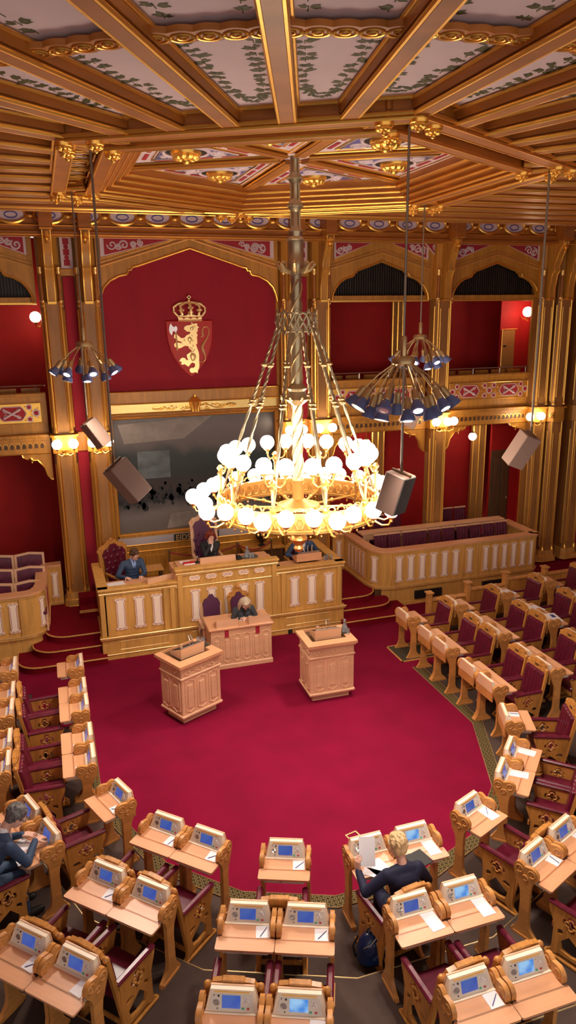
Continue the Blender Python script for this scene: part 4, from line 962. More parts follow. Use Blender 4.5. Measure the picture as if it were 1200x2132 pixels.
MB().box(7.2, 11.35, 16.25, 16.55, 1.46, 1.51, .01).build('table_top', 'light_oak', lt); MB().box(7.25, 11.3, 16.28, 16.31, 1.33, 1.46).build('apron', 'light_oak', lt)
for x in (7.4, 8.4, 9.0, 10.2, 11.2): MB().box(x-.03, x+.03, 16.3, 16.5, .44, 1.46).build('leg', 'light_oak', lt)
s1 = thing('framed_chair', 'x', 'seat', (0, 0, 0), PI, 'framed leather seats left of the podium')
f = MB(); f.t = M.Rotation(R_(8), 4, 'X'); outer = [(-.32, .0), (-.32, .52), (0, .56), (.32, .52), (.32, 0)]; inner = [(-.27, .04), (-.27, .475), (0, .51), (.27, .475), (.27, .04)]
f.prism([outer, inner], -.03, .03, lambda u, v, d: (u, -d-.1, v+.45)); f.build('back_frame', 'light_oak', s1)
f = MB(); f.t = M.Rotation(R_(8), 4, 'X'); f.prism(inner, -.015, .02, lambda u, v, d: (u, -d-.1, v+.45)); f.build('backrest', 'purple_leather', s1)
MB().box(-.30, .30, -.1, .35, .38, .46, .02).build('seat', 'purple_leather', s1)
for x in (-.29, .29): MB().box(x-.02, x+.02, -.08, .3, 0, .38).build('leg', 'light_oak', s1)
T1 = tree(s1); first = True
for j, (y, z, rw_) in enumerate(((15.55, .47, 'front'), (16.12, .60, 'middle'), (16.68, .75, 'rear'))):
    for i, x in enumerate((-.68, -1.33)):
        l = 'oak-framed dark leather seat, %s row left of the podium, %s' % (rw_, ('nearer the pier', 'at the picture’s edge')[i])
        if first: s1.location = (x, y, z); s1['label'] = l; first = False
        else: dup(T1, (x, y, z), PI, l)
rs = MB().box(-3.2, -.42, 15.2, 17.0, .0, .47).box(-3.2, -.42, 15.85, 17.0, .47, .60).box(-3.2, -.42, 16.42, 17.0, .60, .75); struct(rs.build('trim_20', 'step_red'))
struct(MB().box(7.05, 11.45, 15.1, 17.0, 0, .45).build('trim_21', 'dark_oak'))
# ================================================================== MEMBERS' DESKS AND CHAIRS
def scroll_profile():
    return [(.03, 0), (.36, 0), (.37, .03), (.345, .06), (.33, .09), (.30, .14), (.285, .20), (.28, .50), (.295, .60), (.325, .66), (.345, .71), (.365, .76), (.385, .82), (.38, .875), (.355, .91), (.315, .925), (.275, .91), (.255, .895), (.22, .905), (.17, .915), (.125, .90), (.095, .865), (.09, .82), (.105, .78), (.135, .745), (.16, .70), (.17, .62), (.17, .50), (.165, .20), (.15, .14), (.11, .09), (.08, .06), (.045, .04)]
d0 = thing('member_desk', 'x', 'desk')
for s_ in (-1, 1):
    mb = MB(); x = s_*.262; mb.t = M.Translation((0, .075, 0)); mb.prism(scroll_profile(), -.022, .022, fYZ(x))
    for (y, z, r) in ((.315, .845, .040), (.165, .845, .040), (.24, .765, .030)):
        for sd_ in (-1, 1):
            mb.tube([(x+sd_*.023, y+r*math.cos(R_(q)), z+r*math.sin(R_(q))) for q in range(0, 330, 30)], .008, 4); mb.ball((x+sd_*.022, y, z), .016, 6, 4, (.6, 1, 1))
    mb.prism([(.06, .0), (.33, 0), (.33, .03), (.06, .03)], -.03, .03, fYZ(x))
    mb.build('end_panel', 'desk_oak', d0)
rc = lambda x0, x1, y0, y1, r: arc(x1-r, y1-r, r, 0, 90, 3)+arc(x0+r, y1-r, r, 90, 180, 3)+arc(x0+r, y0+r, r, 180, 270, 3)+arc(x1-r, y0+r, r, 270, 360, 3)
MB().prism(rc(-.288, .288, 0, .16, .02), 0, .022, fXY(.768)).prism([(-.238, .14), (.238, .14), (.238, .45), (-.238, .45)], 0, .022, fXY(.768)).build('desktop', 'top_oak', d0)
MB().box(-.225, .225, .10, .35, .70, .705).box(-.225, -.218, .06, .35, .70, .766).box(.218, .225, .06, .35, .70, .766).box(-.225, .225, .345, .352, .66, .768).box(-.02, .225, .05, .34, .70, .764).box(-.225, .225, .05, .10, .70, .706).build('storage_tray', 'plate_grey', d0)
MB().box(-.19, -.06, .058, .30, .708, .735).build('tray_papers', 'paper', d0)
MB().box(-.24, .24, .435, .455, .63, .80).build('modesty_board', 'desk_oak', d0)
# console: cream housing, trapezoid front leaning back
def quadbox(mb, b0, b1, t0, t1, yb0, yb1, yt0, yt1, z0, z1):
    return mb.add([(b0, yb0, z0), (b1, yb0, z0), (b1, yb1, z0), (b0, yb1, z0), (t0, yt0, z1), (t1, yt0, z1), (t1, yt1, z1), (t0, yt1, z1)], [(0, 3, 2, 1), (4, 5, 6, 7), (0, 1, 5, 4), (1, 2, 6, 5), (2, 3, 7, 6), (3, 0, 4, 7)])
cs = quadbox(MB(), -.232, .232, -.188, .188, .335, .445, .398, .440, .79, .965)
cs.box(-.234, .234, .312, .345, .788, .798)
cs = cs.build('console', 'cream', d0)
bk = quadbox(MB(), -.236, .236, -.192, .192, .445, .460, .440, .456, .785, .970).build('console_back', 'light_oak', d0)
def fp(u, t, off=0.):   # point on the sloping front face, u in metres, t 0..1 up the face
    y = .335+.063*t; z = .79+.175*t; n = V((0, -.175, .063)).normalized(); return (u, y+n.y*off, z+n.z*off)
def face(mb, u0, u1, t0, t1, o0, o1, k=0.):
    P = [fp(u0, t0, o0), fp(u1, t0, o0), fp(u1-k, t1, o0), fp(u0+k, t1, o0), fp(u0, t0, o1), fp(u1, t0, o1), fp(u1-k, t1, o1), fp(u0+k, t1, o1)]
    return mb.add(P, [(0, 3, 2, 1), (4, 5, 6, 7), (0, 1, 5, 4), (1, 2, 6, 5), (2, 3, 7, 6), (3, 0, 4, 7)])
face(MB(), -.20, .20, .08, .80, 0, .003, .026).build('faceplate', 'plate_grey', cs)
face(MB(), -.085, .075, .20, .76, .003, .006).build('screen', 'screen_blue', cs)
q = MB()
for i in range(7): q.tube([fp(-.135+.030*math.cos(R_(a)), .42+.030*i/7*0+.13*math.sin(R_(a))*(1-i*.14), .004) for a in range(0, 360, 45)], .0028, 4, closed=True)
q.build('loudspeaker_grille', 'steel', cs)
for a_ in ((-.115, .72, .009), (-.155, .74, .005), (-.125, .17, .006)): MB().ball(fp(a_[0], a_[1], .005), a_[2], 7, 5).build('black_key', 'black', cs)
face(MB(), .085, .108, .17, .25, .003, .007).build('green_key', 'green_button', cs); face(MB(), .130, .153, .17, .25, .003, .007).build('red_key', 'red_button', cs)
q = MB(); q.ball(fp(.128, .60, .004), .011, 7, 5).ball(fp(.145, .50, .004), .010, 7, 5).ball(fp(.115, .48, .004), .009, 7, 5).ball(fp(.10, .68, .004), .006, 6, 4); q.build('keypad', 'silver', cs)
face(MB(), -.15, .15, .885, .925, 0, .007).build('card_slot', 'gold', cs)
# chair, origin on the floor under the seat, sitter looks to +y
c0 = thing('member_chair', 'x', 'chair')
def quatre(cy, cz, r, n=5):
    pts = []
    for k in range(4):
        a0 = k*90; cx_, cz_ = cy+r*.62*math.cos(R_(a0)), cz+r*.62*math.sin(R_(a0))
        pts += [(cx_+r*.44*math.cos(R_(a0+q)), cz_+r*.44*math.sin(R_(a0+q))) for q in (-110, -60, 0, 60, 110)]
    return pts
side = [(-.27, 0), (-.19, 0), (-.185, .05), (-.13, .09), (.12, .09), (.185, .05), (.19, 0), (.27, 0), (.26, .05), (.215, .09), (.205, .16), (.20, .42), (.235, .52), (.265, .60), (.265, .645), (-.235, .645), (-.225, .42), (-.215, .16), (-.225, .09), (-.265, .05)]
sh_ = [side, quatre(.01, .515, .10), [(-.12, .15), (-.02, .13), (.10, .15), (.12, .24), (.02, .36), (-.14, .25)], [(-.165, .33), (-.06, .36), (-.10, .40), (-.165, .39)], [(.155, .33), (.08, .36), (.10, .40), (.155, .39)]]
for s_ in (-1, 1):
    m_ = MB(); x = s_*.252; m_.prism(sh_, -.018, .018, fYZ(x))
    for sd_ in (-1, 1): m_.tube([(x+sd_*.018, y, z) for y, z in quatre(.01, .515, .062)], .010, 4, closed=True)
    m_.box(x-.028, x+.028, -.285, .285, 0, .045, .012)
    m_.build('side_frame', 'chair_oak', c0)
    MB().box(s_*.252-.034, s_*.252+.034, -.26, .275, .643, .688, .016).build('armrest', 'leather', c0)
MB().box(-.234, .234, -.215, .235, .38, .475, .026).build('seat', 'leather', c0)
MB().box(-.234, .234, .215, .24, .33, .40, .006).build('front_rail', 'chair_oak', c0); MB().box(-.234, .234, -.20, -.18, .10, .15).build('stretcher', 'chair_oak', c0)
TB = M.Translation((0, -.215, .455)) @ M.Rotation(R_(10), 4, 'X')
bc = MB(); bc.t = TB
for k in range(5): bc.box(-.226+k*.0905, -.136+k*.0905, -.012, .048, .02, .52, .018)
bc.box(-.228, .228, -.02, .02, .02, .53, .012)
bc.build('back_cushion', 'leather', c0)
bf = MB(); bf.t = TB
bf.prism([[(-.262, -.30), (-.222, -.30), (-.222, .53), (.222, .53), (.222, -.30), (.262, -.30), (.268, .30), (.262, .56), (.20, .60), (.185, .645), (.10, .66), (-.10, .66), (-.185, .645), (-.20, .60), (-.262, .56), (-.268, .30)]], 0, .045, lambda u, v, d: (u, -d-.002, v))
bf.box(-.10, .10, -.054, .006, .645, .672, .008)
for s_ in (-1, 1): bf.ball((s_*.235, -.025, .575), .036, 8, 6)
bf.build('back_frame', 'chair_oak', c0)
q = MB(); q.t = TB; q.box(-.045, .045, .0, .008, .565, .615, .003); q.build('back_plaque', 'dark_oak', c0)
q = MB(); q.t = TB; q.box(-.20, .20, .0, .008, .535, .545); q.box(-.14, .14, -.002, .012, .61, .63, .004); q.build('crest_carving', 'chair_oak', c0)
TD, TC = tree(d0), tree(c0)
p0 = tag(MB().box(-.068, .068, -.075, .075, 0, .004, .001).build('notepad', 'paper'), 'x', 'notepad', 'notepads on the desks'); TP = tree(p0)
q0 = tag(MB().tube([(-.015, -.065, 0), (.025, .06, 0)], [.004, .0035], 6).build('pen', 'ink_blue'), 'x', 'pen', 'pens on the notepads'); TQ = tree(q0)
used = {'d': 0, 'c': 0, 'p': 0, 'q': 0}
def put(key, T, loc, rz, label, group=None):
    if used[key] == 0:
        used[key] = 1; o = T[0]; o.location = loc; o.rotation_euler = (0, 0, rz); o['label'] = label
        if group: o['group'] = group
        return o
    used[key] += 1; return dup(T, loc, rz, label, group)
rnd = random.Random(5)
DESK = {}
def seat_place(key, ang, dist, lat, z, phrase, desk=True, chair=True, pad=True, pen=True, cj=(0, 0), flip=False, light=False, group='', padrot=0., sheet=False):
    a = R_(ang); f = V((math.cos(a), math.sin(a))); rt = V((f.y, -f.x)); p = V((CX, CY))-f*dist+rt*lat
    rz = a-PI/2; DESK[key] = (p.x, p.y, z, rz)
    loc = lambda x, y, h: (p.x+rt.x*x+f.x*y, p.y+rt.y*x+f.y*y, z+h)
    if desk:
        put('d', TD, (p.x, p.y, z), rz, 'oak desk with cream console, '+phrase, 'members’ desks, '+group)
    if chair:
        put('c', TC, loc(cj[0], -.245, 0), rz+R_(cj[1]), 'dark red chair at the desk '+phrase, 'members’ chairs, '+group)
    if pad:
        w_ = rnd.uniform(-.12, .12)+padrot; o = put('p', TP, loc(.158, .235, .790), rz+w_, 'notepad on desk '+phrase)
        if sheet: o.scale = (1.1, 1.7, 1); o.location = loc(.150, .20, .790)
        if pen: put('q', TQ, loc(.162, .235, .7985), rz+rnd.uniform(-.5, .2), 'blue pen on desk '+phrase)
    return loc
Z1, Z2, Z3 = .12, .24, .36
R1, R2, R3 = 3.52, 4.60, 5.69
A = 'front row'; B = 'second row'; Cc = 'third row'
seat_place('E1', 0, 3.60, -(12.63-CY), 0, 'standing alone before the left steps', chair=False, pad=False, group=A)
for k, y, l in (('E2', 11.66, 'far desk of the upper pair left of the carpet'), ('E3', 11.08, 'near desk of the upper pair left of the carpet'), ('E4', 10.15, 'far desk of the lower pair left of the carpet'), ('E5', 9.56, 'near desk of the lower pair left of the carpet')):
    seat_place(k, 0, 3.60, -(y-CY), 0, l, group=A, cj=(rnd.uniform(-.03, .03), rnd.uniform(-4, 4)), padrot=1.5)
seat_place('D1', 22.5, R1, 0, 0, 'alone on the left curve of the carpet', group=A, cj=(0, -4))
seat_place('D2', 45, R1, -.291, 0, 'left of the pair at the carpet’s lower left edge', group=A); seat_place('D3', 45, R1, .291, 0, 'right of the pair at the carpet’s lower left edge', group=A, cj=(.02, -5))
seat_place('D4', 67.5, R1, 0, 0, 'alone at the bottom of the carpet', group=A, cj=(0, 2))
seat_place('D5', 90, R1, -.291, 0, 'where the woman in navy sits', group=A, pad=False, cj=(-.0, 8)); seat_place('D6', 90, R1, .291, 0, 'right beside the woman in navy', group=A, chair=False, pen=False, sheet=True)
seat_place('D7', 112.5, R1, 0, 0, 'alone on the lower right curve of the carpet', group=A, sheet=True)
seat_place('E7', 135, R1, -.291, 0, 'near desk of the pair on the right curve', group=A, sheet=True, pen=False); seat_place('E6', 135, R1, .291, 0, 'far desk of the pair on the right curve', group=A, sheet=True, pen=False)
seat_place('E8', 157.5, R1, 0, 0, 'alone on the upper right curve', group=A)
for k, y, l in (('E10', 9.58, 'near desk of the lower pair right of the carpet'), ('E9', 10.15, 'far desk of the lower pair right of the carpet'), ('E12', 11.10, 'near desk of the upper pair right of the carpet'), ('E11', 11.67, 'far desk of the upper pair right of the carpet'), ('E13', 12.63, 'alone on a mat before the right steps')):
    seat_place(k, 180, 3.60, y-CY, 0, l, group=A, pad=False)
# second row
for k, y, l in (('a', 12.63, 'at the left picture edge, farthest'), ('b', 11.66, 'at the left picture edge, second farthest'), ('c', 11.08, 'at the left picture edge, third farthest'), ('d', 10.15, 'at the left picture edge, fourth farthest'), ('e', 9.56, 'at the left picture edge, nearest of five')):
    seat_place('L'+k, 0, 4.70, -(y-CY), Z1, l, chair=False, pad=False, group=B)
seat_place('G0', 22.5, R2, -.291, Z1, 'beyond the man in the blue suit', group=B, pad=False); seat_place('G1', 22.5, R2, .291, Z1, 'at which the man in the blue suit writes', group=B, pad=False)
seat_place('F1', 45, R2, -.291, Z1, 'left of the second-row pair at lower left', group=B, cj=(0, 2)); seat_place('F2', 45, R2, .291, Z1, 'right of the second-row pair at lower left', group=B, pad=False, cj=(.02, -3))
seat_place('F3', 67.5, R2, -.291, Z1, 'left of the middle pair behind the lone desk', group=B); seat_place('F4', 67.5, R2, .291, Z1, 'right of the middle pair behind the lone desk', group=B)
seat_place('F5', 90, R2, -.291, Z1, 'left of the pair behind the woman in navy', group=B, pen=False, sheet=True, cj=(0, 4)); seat_place('F6', 90, R2, .291, Z1, 'right of the pair behind the woman in navy', group=B, pen=False, sheet=True, cj=(.0, 3))
seat_place('F7', 112.5, R2, -.291, Z1, 'left of the second-row pair at the right edge', group=B); seat_place('F8', 112.5, R2, .291, Z1, 'right of the second-row pair at the right edge', group=B)
seat_place('G3', 135, R2, -.291, Z1, 'second row beyond the right edge, near', group=B, pad=False); seat_place('G4', 135, R2, .291, Z1, 'second row at the right edge, far', group=B, pad=False)
for k, y, l in (('e', 9.58, 'second row right, fifth from the far end'), ('d', 10.15, 'second row right, fourth from the far end'), ('c', 11.10, 'second row right, third from the far end'), ('b', 11.67, 'second row right, second from the far end'), ('a', 12.63, 'second row right, at the far end')):
    seat_place('M'+k, 180, 4.70, y-CY, Z1, l, pad=False, group=B)
for k, y, l in (('d', 10.15, 'third row right, fourth from the far end'), ('c', 11.10, 'third row right, third from the far end'), ('b', 11.67, 'third row right, second from the far end'), ('a', 12.63, 'third row right, at the far end')):
    seat_place('N'+k, 180, 5.78, y-CY, Z2, l, pad=False, group=Cc)
for k, y, l in (('b', 11.67, 'fourth row right, second from the far end'), ('a', 12.63, 'fourth row right, at the far end')):
    seat_place('O'+k, 180, 6.86, y-CY, Z3, l, pad=False, group='fourth row')
# third row at the bottom
seat_place('H1', 45, R3, -.291, Z2, 'at the lower left corner, left of its pair', group=Cc, chair=False); seat_place('H2', 45, R3, .291, Z2, 'at the lower left corner, right of its pair', group=Cc, chair=False, pen=False)
seat_place('H3', 67.5, R3, -.291, Z2, 'cut by the bottom edge, left of the middle', group=Cc, chair=False, pad=False); seat_place('H4', 67.5, R3, .291, Z2, 'cut by the bottom edge, right of the middle', group=Cc, chair=False, pen=False)
seat_place('H5', 90, R3, -.291, Z2, 'at the lower right corner, left of its pair', group=Cc, chair=False); seat_place('H6', 90, R3, .291, Z2, 'at the lower right corner, right of its pair', group=Cc, chair=False, pad=False)
def on_desk(key, x, y, h=.790):
    px, py, z, rz = DESK[key]; return (px+x*math.cos(rz)-y*math.sin(rz), py+x*math.sin(rz)+y*math.cos(rz), z+h, rz)
def sheet(key, x, y, r, w_, h_, label, m='paper', name='paper', cat='paper', th=.003, hh=.792):
    X, Y, Z, rz = on_desk(key, x, y, hh); return tag(MB().box(-w_/2, w_/2, -h_/2, h_/2, 0, th, T=M.Identity(4)).build(name, m, mw=M.Translation((X, Y, Z)) @ M.Rotation(rz+r, 4, 'Z')), label, cat)
sheet('H3', -.02, .08, .05, .21, .16, 'large ruled sheet on the desk cut by the bottom edge'); sheet('H3', .17, .09, -.05, .12, .15, 'narrow sheet beside the large one on the desk at the bottom edge')
sheet('Nb', .0, .10, .2, .30, .20, 'spread white papers on the farther desk of a right-hand pair'); sheet('Nc', .06, .08, -.2, .42, .22, 'open newspaper on the nearer desk of a right-hand pair', name='newspaper', cat='newspaper')
sheet('Nc', .12, .05, -.2, .14, .08, 'blue printed block on the open newspaper', 'ink_blue', 'leaflet', 'leaflet', .001, .796); sheet('Na', .0, .09, .3, .30, .18, 'white papers on the last desk of the third row')
for k, l in (('E2', 'upper pair, far'), ('E3', 'upper pair, near'), ('E4', 'lower pair, far')): pass
# card readers: bright edges of the consoles' sides are part of the housing
# mat under the lone right desk, floor hatch, dwarf partition
mt = tag(MB().box(6.38, 7.22, 12.28, 12.98, .008, .022, .004).build('floor_mat', 'mat_dark'), 'dark mat with oak edging under the lone desk before the right steps', 'mat')
g = MB()
for (x0, x1, y0, y1) in ((6.35, 6.38, 12.25, 13.01), (7.22, 7.25, 12.25, 13.01), (6.35, 7.25, 12.25, 12.28), (6.35, 7.25, 12.98, 13.01)): g.box(x0, x1, y0, y1, .008, .026)
g.build('edging', 'desk_oak', mt)
hs = tag(MB().prism([[(-.09, -.07), (.09, -.07), (.09, .07), (-.09, .07)], [(-.07, -.05), (.07, -.05), (.07, .05), (-.07, .05)]], 0, .008, fXY(.008)).build('floor_hatch_frame', 'brass', mw=M.Translation((3.40, 7.83, 0)) @ M.Rotation(R_(12), 4, 'Z')), 'small square brass frame set into the red carpet', 'floor frame')
for i, (x0, x1, z) in enumerate(((7.55, 8.50, .12), (8.50, 9.46, .24), (9.46, 10.5, .36), (10.5, 11.8, .36))):
    t = thing('low_partition', 'low oak partition closing the %s gap between the right rows' % words[i], 'partition', group='low partitions at the right rows')
    MB().box(x0, x1, 13.36, 13.42, 0, z+.62).build('board', 'chair_oak', t); MB().box(x0-.02, x1+.02, 13.33, 13.45, z+.62, z+.67, .01).build('cap_rail', 'desk_oak', t); MB().box(x0-.05, x0+.05, 13.32, 13.46, 0, z+.80, .01).build('post', 'desk_oak', t); MB().box(x0-.08, x0+.08, 13.30, 13.48, z+.80, z+.84, .01).build('post_cap', 'desk_oak', t)
# ================================================================== CHANDELIER, FLOODLIGHTS, LOUDSPEAKERS, WALL LAMPS, ARMS
ch = thing('chandelier', 'huge gilt ring chandelier of white glass globes in the middle of the hall', 'chandelier', (HX, HY, 0))
rod = [(.001, 3.47), (.05, 3.49), (.075, 3.54), (.05, 3.58), (.09, 3.62), (.13, 3.68), (.10, 3.74), (.06, 3.76), (.10, 3.79), (.22, 3.86), (.25, 3.91), (.14, 3.94), (.10, 4.0), (.16, 4.06), (.30, 4.12), (.32, 4.16), (.30, 4.20), (.17, 4.24), (.085, 4.28), (.07, 4.5), (.085, 4.55), (.065, 4.6)]
MB().lathe(rod, 28).build('hub', 'chandelier_gold', ch)
MB().lathe([(.07, 4.55), (.07, 5.60), (.085, 5.62), (.14, 5.66), (.17, 5.69), (.14, 5.72), (.115, 5.80), (.15, 5.84), (.12, 5.86), (.075, 5.90), (.07, 7.30), (.09, 7.34)], 20).build('lower_stem', 'antique_brass', ch)
g = MB()      # twisted relief on the column
for k in range(3): g.tube([(.072*math.cos(t*.55+k*2.09), .072*math.sin(t*.55+k*2.09), 4.6+t*.062) for t in range(44)], .016, 5)
g.build('spiral_relief', 'brass', ch)
g = MB()
for k in range(8):
    a = k*PI/4; g.tube([(.13*math.cos(a), .13*math.sin(a), 5.70), (.20*math.cos(a), .20*math.sin(a), 5.69), (.23*math.cos(a), .23*math.sin(a), 5.73), (.20*math.cos(a), .20*math.sin(a), 5.76)], [.02, .018, .014, .008], 6)
    a += .39; g.tube([(.10*math.cos(a), .10*math.sin(a), 7.36), (.19*math.cos(a), .19*math.sin(a), 7.39), (.25*math.cos(a), .25*math.sin(a), 7.46), (.22*math.cos(a), .22*math.sin(a), 7.49), (.18*math.cos(a), .18*math.sin(a), 7.46)], [.03, .03, .022, .015, .008], 6)
g.build('leaf_collar', 'brass', ch)
MB().lathe([(.09, 7.34), (.11, 7.40), (.12, 7.48), (.10, 7.52), (.105, 7.74), (.12, 7.76), (.09, 7.80), (.10, 7.86), (.055, 7.94), (.05, 8.10), (.085, 8.14), (.095, 8.17), (.085, 8.22), (.05, 8.26), (.045, 8.42), (.08, 8.47), (.095, 8.50), (.085, 8.54), (.045, 8.58), (.045, 8.72), (.07, 8.76)], 16).build('upper_stem', 'antique_brass', ch)
g = MB()
for k in range(6): a = k*PI/3; g.cyl((.065*math.cos(a), .065*math.sin(a), 7.80), (.055*math.cos(a), .055*math.sin(a), 8.75), .009, n=5)
for z in (8.17, 8.50):
    for k in range(20): a = k*PI/10; g.ball((.10*math.cos(a), .10*math.sin(a), z), .012, 5, 4)
g.build('stem_rods', 'antique_brass', ch)
g = MB(); N = 10      # pierced crown
for z in (6.60, 6.84): g.tube([(.265*math.cos(R_(q)), .265*math.sin(R_(q)), z) for q in range(0, 360, 12)], .010, 5, closed=True)
for k in range(N):
    a = 2*PI*k/N; f_ = lambda da, z, r=.27: (r*math.cos(a+da), r*math.sin(a+da), z)
    h = PI/N
    g.tube([f_(-h, 6.72), f_(0, 6.88), f_(h, 6.72), f_(0, 6.56)], .017, 5, closed=True)
    g.tube([f_(h+h*.9*math.cos(R_(q)), 6.72+.115*math.sin(R_(q))) for q in range(0, 360, 30)], .012, 5, closed=True)
    g.tube([f_(h-.2, 6.64), f_(h+.2, 6.80)], .007, 4); g.tube([f_(h-.2, 6.80), f_(h+.2, 6.64)], .007, 4); g.ball(f_(h, 6.72, .275), .022, 6, 5)
g.build('pierced_crown', 'antique_brass', ch)
RR = 1.12
for k in range(N):      # suspension rods with knops
    a = 2*PI*k/N+R_(-108+18)+R_(0)
    P = lambda t: V(((.265+(RR-.265)*t)*math.cos(a), (.265+(RR-.265)*t)*math.sin(a), 6.64-(6.64-4.30)*t))
    mb = MB()
    for (t0, t1) in ((0, .20), (.21, .40), (.43, .98)):
        pts = [P(t0+(t1-t0)*i/14) for i in range(15)]
        for q in range(2): 
            u = V((-math.sin(a), math.cos(a), 0)); n_ = (P(1)-P(0)).normalized().cross(u)
            mb.tube([p+(u*math.cos(i*1.1+q*PI)+n_*math.sin(i*1.1+q*PI))*.010 for i, p in enumerate(pts)], .014, 5)
    o = mb.build('suspension_rod', 'antique_brass', ch)
    for t in (.205, .41, .43): MB().lathe([(.016, -.03), (.05, -.006), (.054, .006), (.016, .03)], 10, T=M.Translation(P(t))).build('rod_knop', 'brass', o)
ring = MB()
for (r0, r1, z0, z1) in ((1.10, 1.14, 4.10, 4.32), (1.08, 1.16, 4.08, 4.115), (1.08, 1.16, 4.305, 4.34)): ring.prism([[(r1*math.cos(R_(q)), r1*math.sin(R_(q))) for q in range(0, 360, 6)], [(r0*math.cos(R_(q)), r0*math.sin(R_(q))) for q in range(0, 360, 6)]], 0, z1-z0, fXY(z0))
ring.build('main_ring', 'chandelier_gold', ch)
g = MB()
for k in range(50):
    a = 2*PI*k/50
    g.tube([(1.12*math.cos(a+.05*math.cos(R_(q))), 1.12*math.sin(a+.05*math.cos(R_(q))), 4.37+.045*math.sin(R_(q))) for q in range(0, 181, 36)], .012, 5)
    g.tube([(1.15*math.cos(a+.05*math.cos(R_(q))), 1.15*math.sin(a+.05*math.cos(R_(q))), 4.21+.07*math.sin(R_(q))) for q in range(0, 360, 60)], .008, 4, closed=True)
    g.tube([(1.09*math.cos(a+.05*math.cos(R_(q))), 1.09*math.sin(a+.05*math.cos(R_(q))), 4.21+.07*math.sin(R_(q))) for q in range(0, 360, 60)], .008, 4, closed=True)
    g.lathe([(.002, -.07), (.016, -.045), (.008, -.03), (.03, 0)], 6, (1.12*math.cos(a), 1.12*math.sin(a), 4.08))
g.build('ring_filigree', 'chandelier_gold', ch)
for k in range(10):
    a = 2*PI*(k+.5)/10; a2 = a
    mb = MB(); mb.cyl((.26*math.cos(a), .26*math.sin(a), 4.15), (1.10*math.cos(a), 1.10*math.sin(a), 4.17), .022, .014, 6)
    mb.ball((.62*math.cos(a), .62*math.sin(a), 4.16), .035, 7, 5)
    mb.build('spoke', 'chandelier_gold', ch)
def globe_arm(a_, r_, z_, base, m='globe', gr=.108, parent=None, up=.10):
    """a curved arm ending in a cup with a glass globe"""
    e = V((r_*math.cos(a_), r_*math.sin(a_), z_)); b_ = V(base)
    mb = MB(); mid = (b_+e)*.5; lo = min(b_.z, e.z-.16)-.10
    cup = e-V((0, 0, gr+.02))
    mb.tube([b_, b_*.75+cup*.25+V((0, 0, -.05)), b_*.4+cup*.6+V((0, 0, -.10)), b_*.1+cup*.9+V((0, 0, -.085)), cup], [.013, .013, .012, .012, .016], 6)
    mb.lathe([(.006, -.055), (.022, -.035), (.018, -.01), (.045, .01), (.06, .03), (.05, .032)], 10, tuple(cup)); o = mb.build('arm', 'chandelier_gold', parent)
    MB().ball(tuple(e), gr, 16, 10).build('glass_globe', m, o)
for k in range(10):
    a = 2*PI*k/10+R_(-90); ca, sa = math.cos(a), math.sin(a)
    for da, r_, dz in ((0, 1.50, -.03), (-.19, 1.40, 0), (.19, 1.40, 0)):
        globe_arm(a+da, r_, 4.36+dz, (1.15*math.cos(a+da*.4), 1.15*math.sin(a+da*.4), 4.18), parent=ch)
    mb = MB(); mb.lathe([(.012, 4.05), (.03, 4.10), (.03, 4.34), (.05, 4.37), (.018, 4.42), (.022, 4.62), (.045, 4.66), (.028, 4.70), (.055, 4.74), (.02, 4.78)], 8, (1.10*ca, 1.10*sa, 0)); mb.build('lamp_post', 'chandelier_gold', ch)
    for da, dr in ((-.145, 0), (.145, 0)): globe_arm(a+da, 1.02, 4.94, (1.10*ca, 1.10*sa, 4.72), parent=ch)
# ---------------- flood-light clusters hanging from the hexagon corners
def dirpt(c, az, el): return V((math.cos(R_(az))*math.cos(R_(el)), math.sin(R_(az))*math.cos(R_(el)), math.sin(R_(el))))
def flood(label, xy, zt, L, nh, lit, lamp_on=True):
    x, y = xy; t = thing('floodlight_cluster', label, 'light fitting', (x, y, zt))
    MB().cyl((0, 0, 0), (0, 0, 8.6-zt), .012, n=6).build('cable', 'pole_metal', t)
    MB().lathe([(.02, .22), (.032, .20), (.032, .02), (.03, 0)], 12).build('sleeve', 'brass', t)
    MB().lathe([(.03, .03), (.10, .02), (.115, 0), (.115, -.04), (.09, -.06), (.001, -.065)], 20).build('boss', 'brass', t)
    k = 0
    for ringi, (n, el, ln) in enumerate(((nh, -40, L), (nh-2, -60, L*.98))):
        for i in range(n):
            az = 360*i/n+ringi*20+8; d = dirpt(0, az, el); on = (k in lit); k += 1
            b0 = V((.07*math.cos(R_(az)), .07*math.sin(R_(az)), -.03)); e = b0+d*ln
            MB().tube([b0, b0+d*ln*.5+V((0, 0, .02)), e], .0075, 5).build('rod', 'brass', t)
            q = V((0, 0, 1)).rotation_difference(-dirpt(0, az, el-12)).to_matrix().to_4x4(); T = M.Translation(e) @ q
            h = MB(); h.lathe([(.028, .06), (.034, .04), (.038, -.05), (.03, -.06)], 10, T=T); o = h.build('lamp_head', 'brass', t)
            h = MB(); h.lathe([(.03, -.05), (.042, -.07), (.070, -.135), (.074, -.165), (.068, -.165)], 14, T=T); h.build('reflector_shade', 'flood_blue', o)
            h = MB(); h.lathe([(.001, -.155), (.064, -.158), (.064, -.162), (.001, -.172)], 14, T=T); h.build('lens', 'flood_on' if on else 'silver', o)
            if on and lamp_on:
                l = bpy.data.lights.new('flood_lamp', 'SPOT'); l.energy = SPOT_W; l.spot_size = R_(100); l.spot_blend = .7; l.color = (1, .86, .74); l.shadow_soft_size = .10
                lo = bpy.data.objects.new('flood_lamp', l); COL.objects.link(lo); lo.parent = t; lo.matrix_local = M.Translation(e-(q @ V((0, 0, 1)))*.19) @ q
    return t
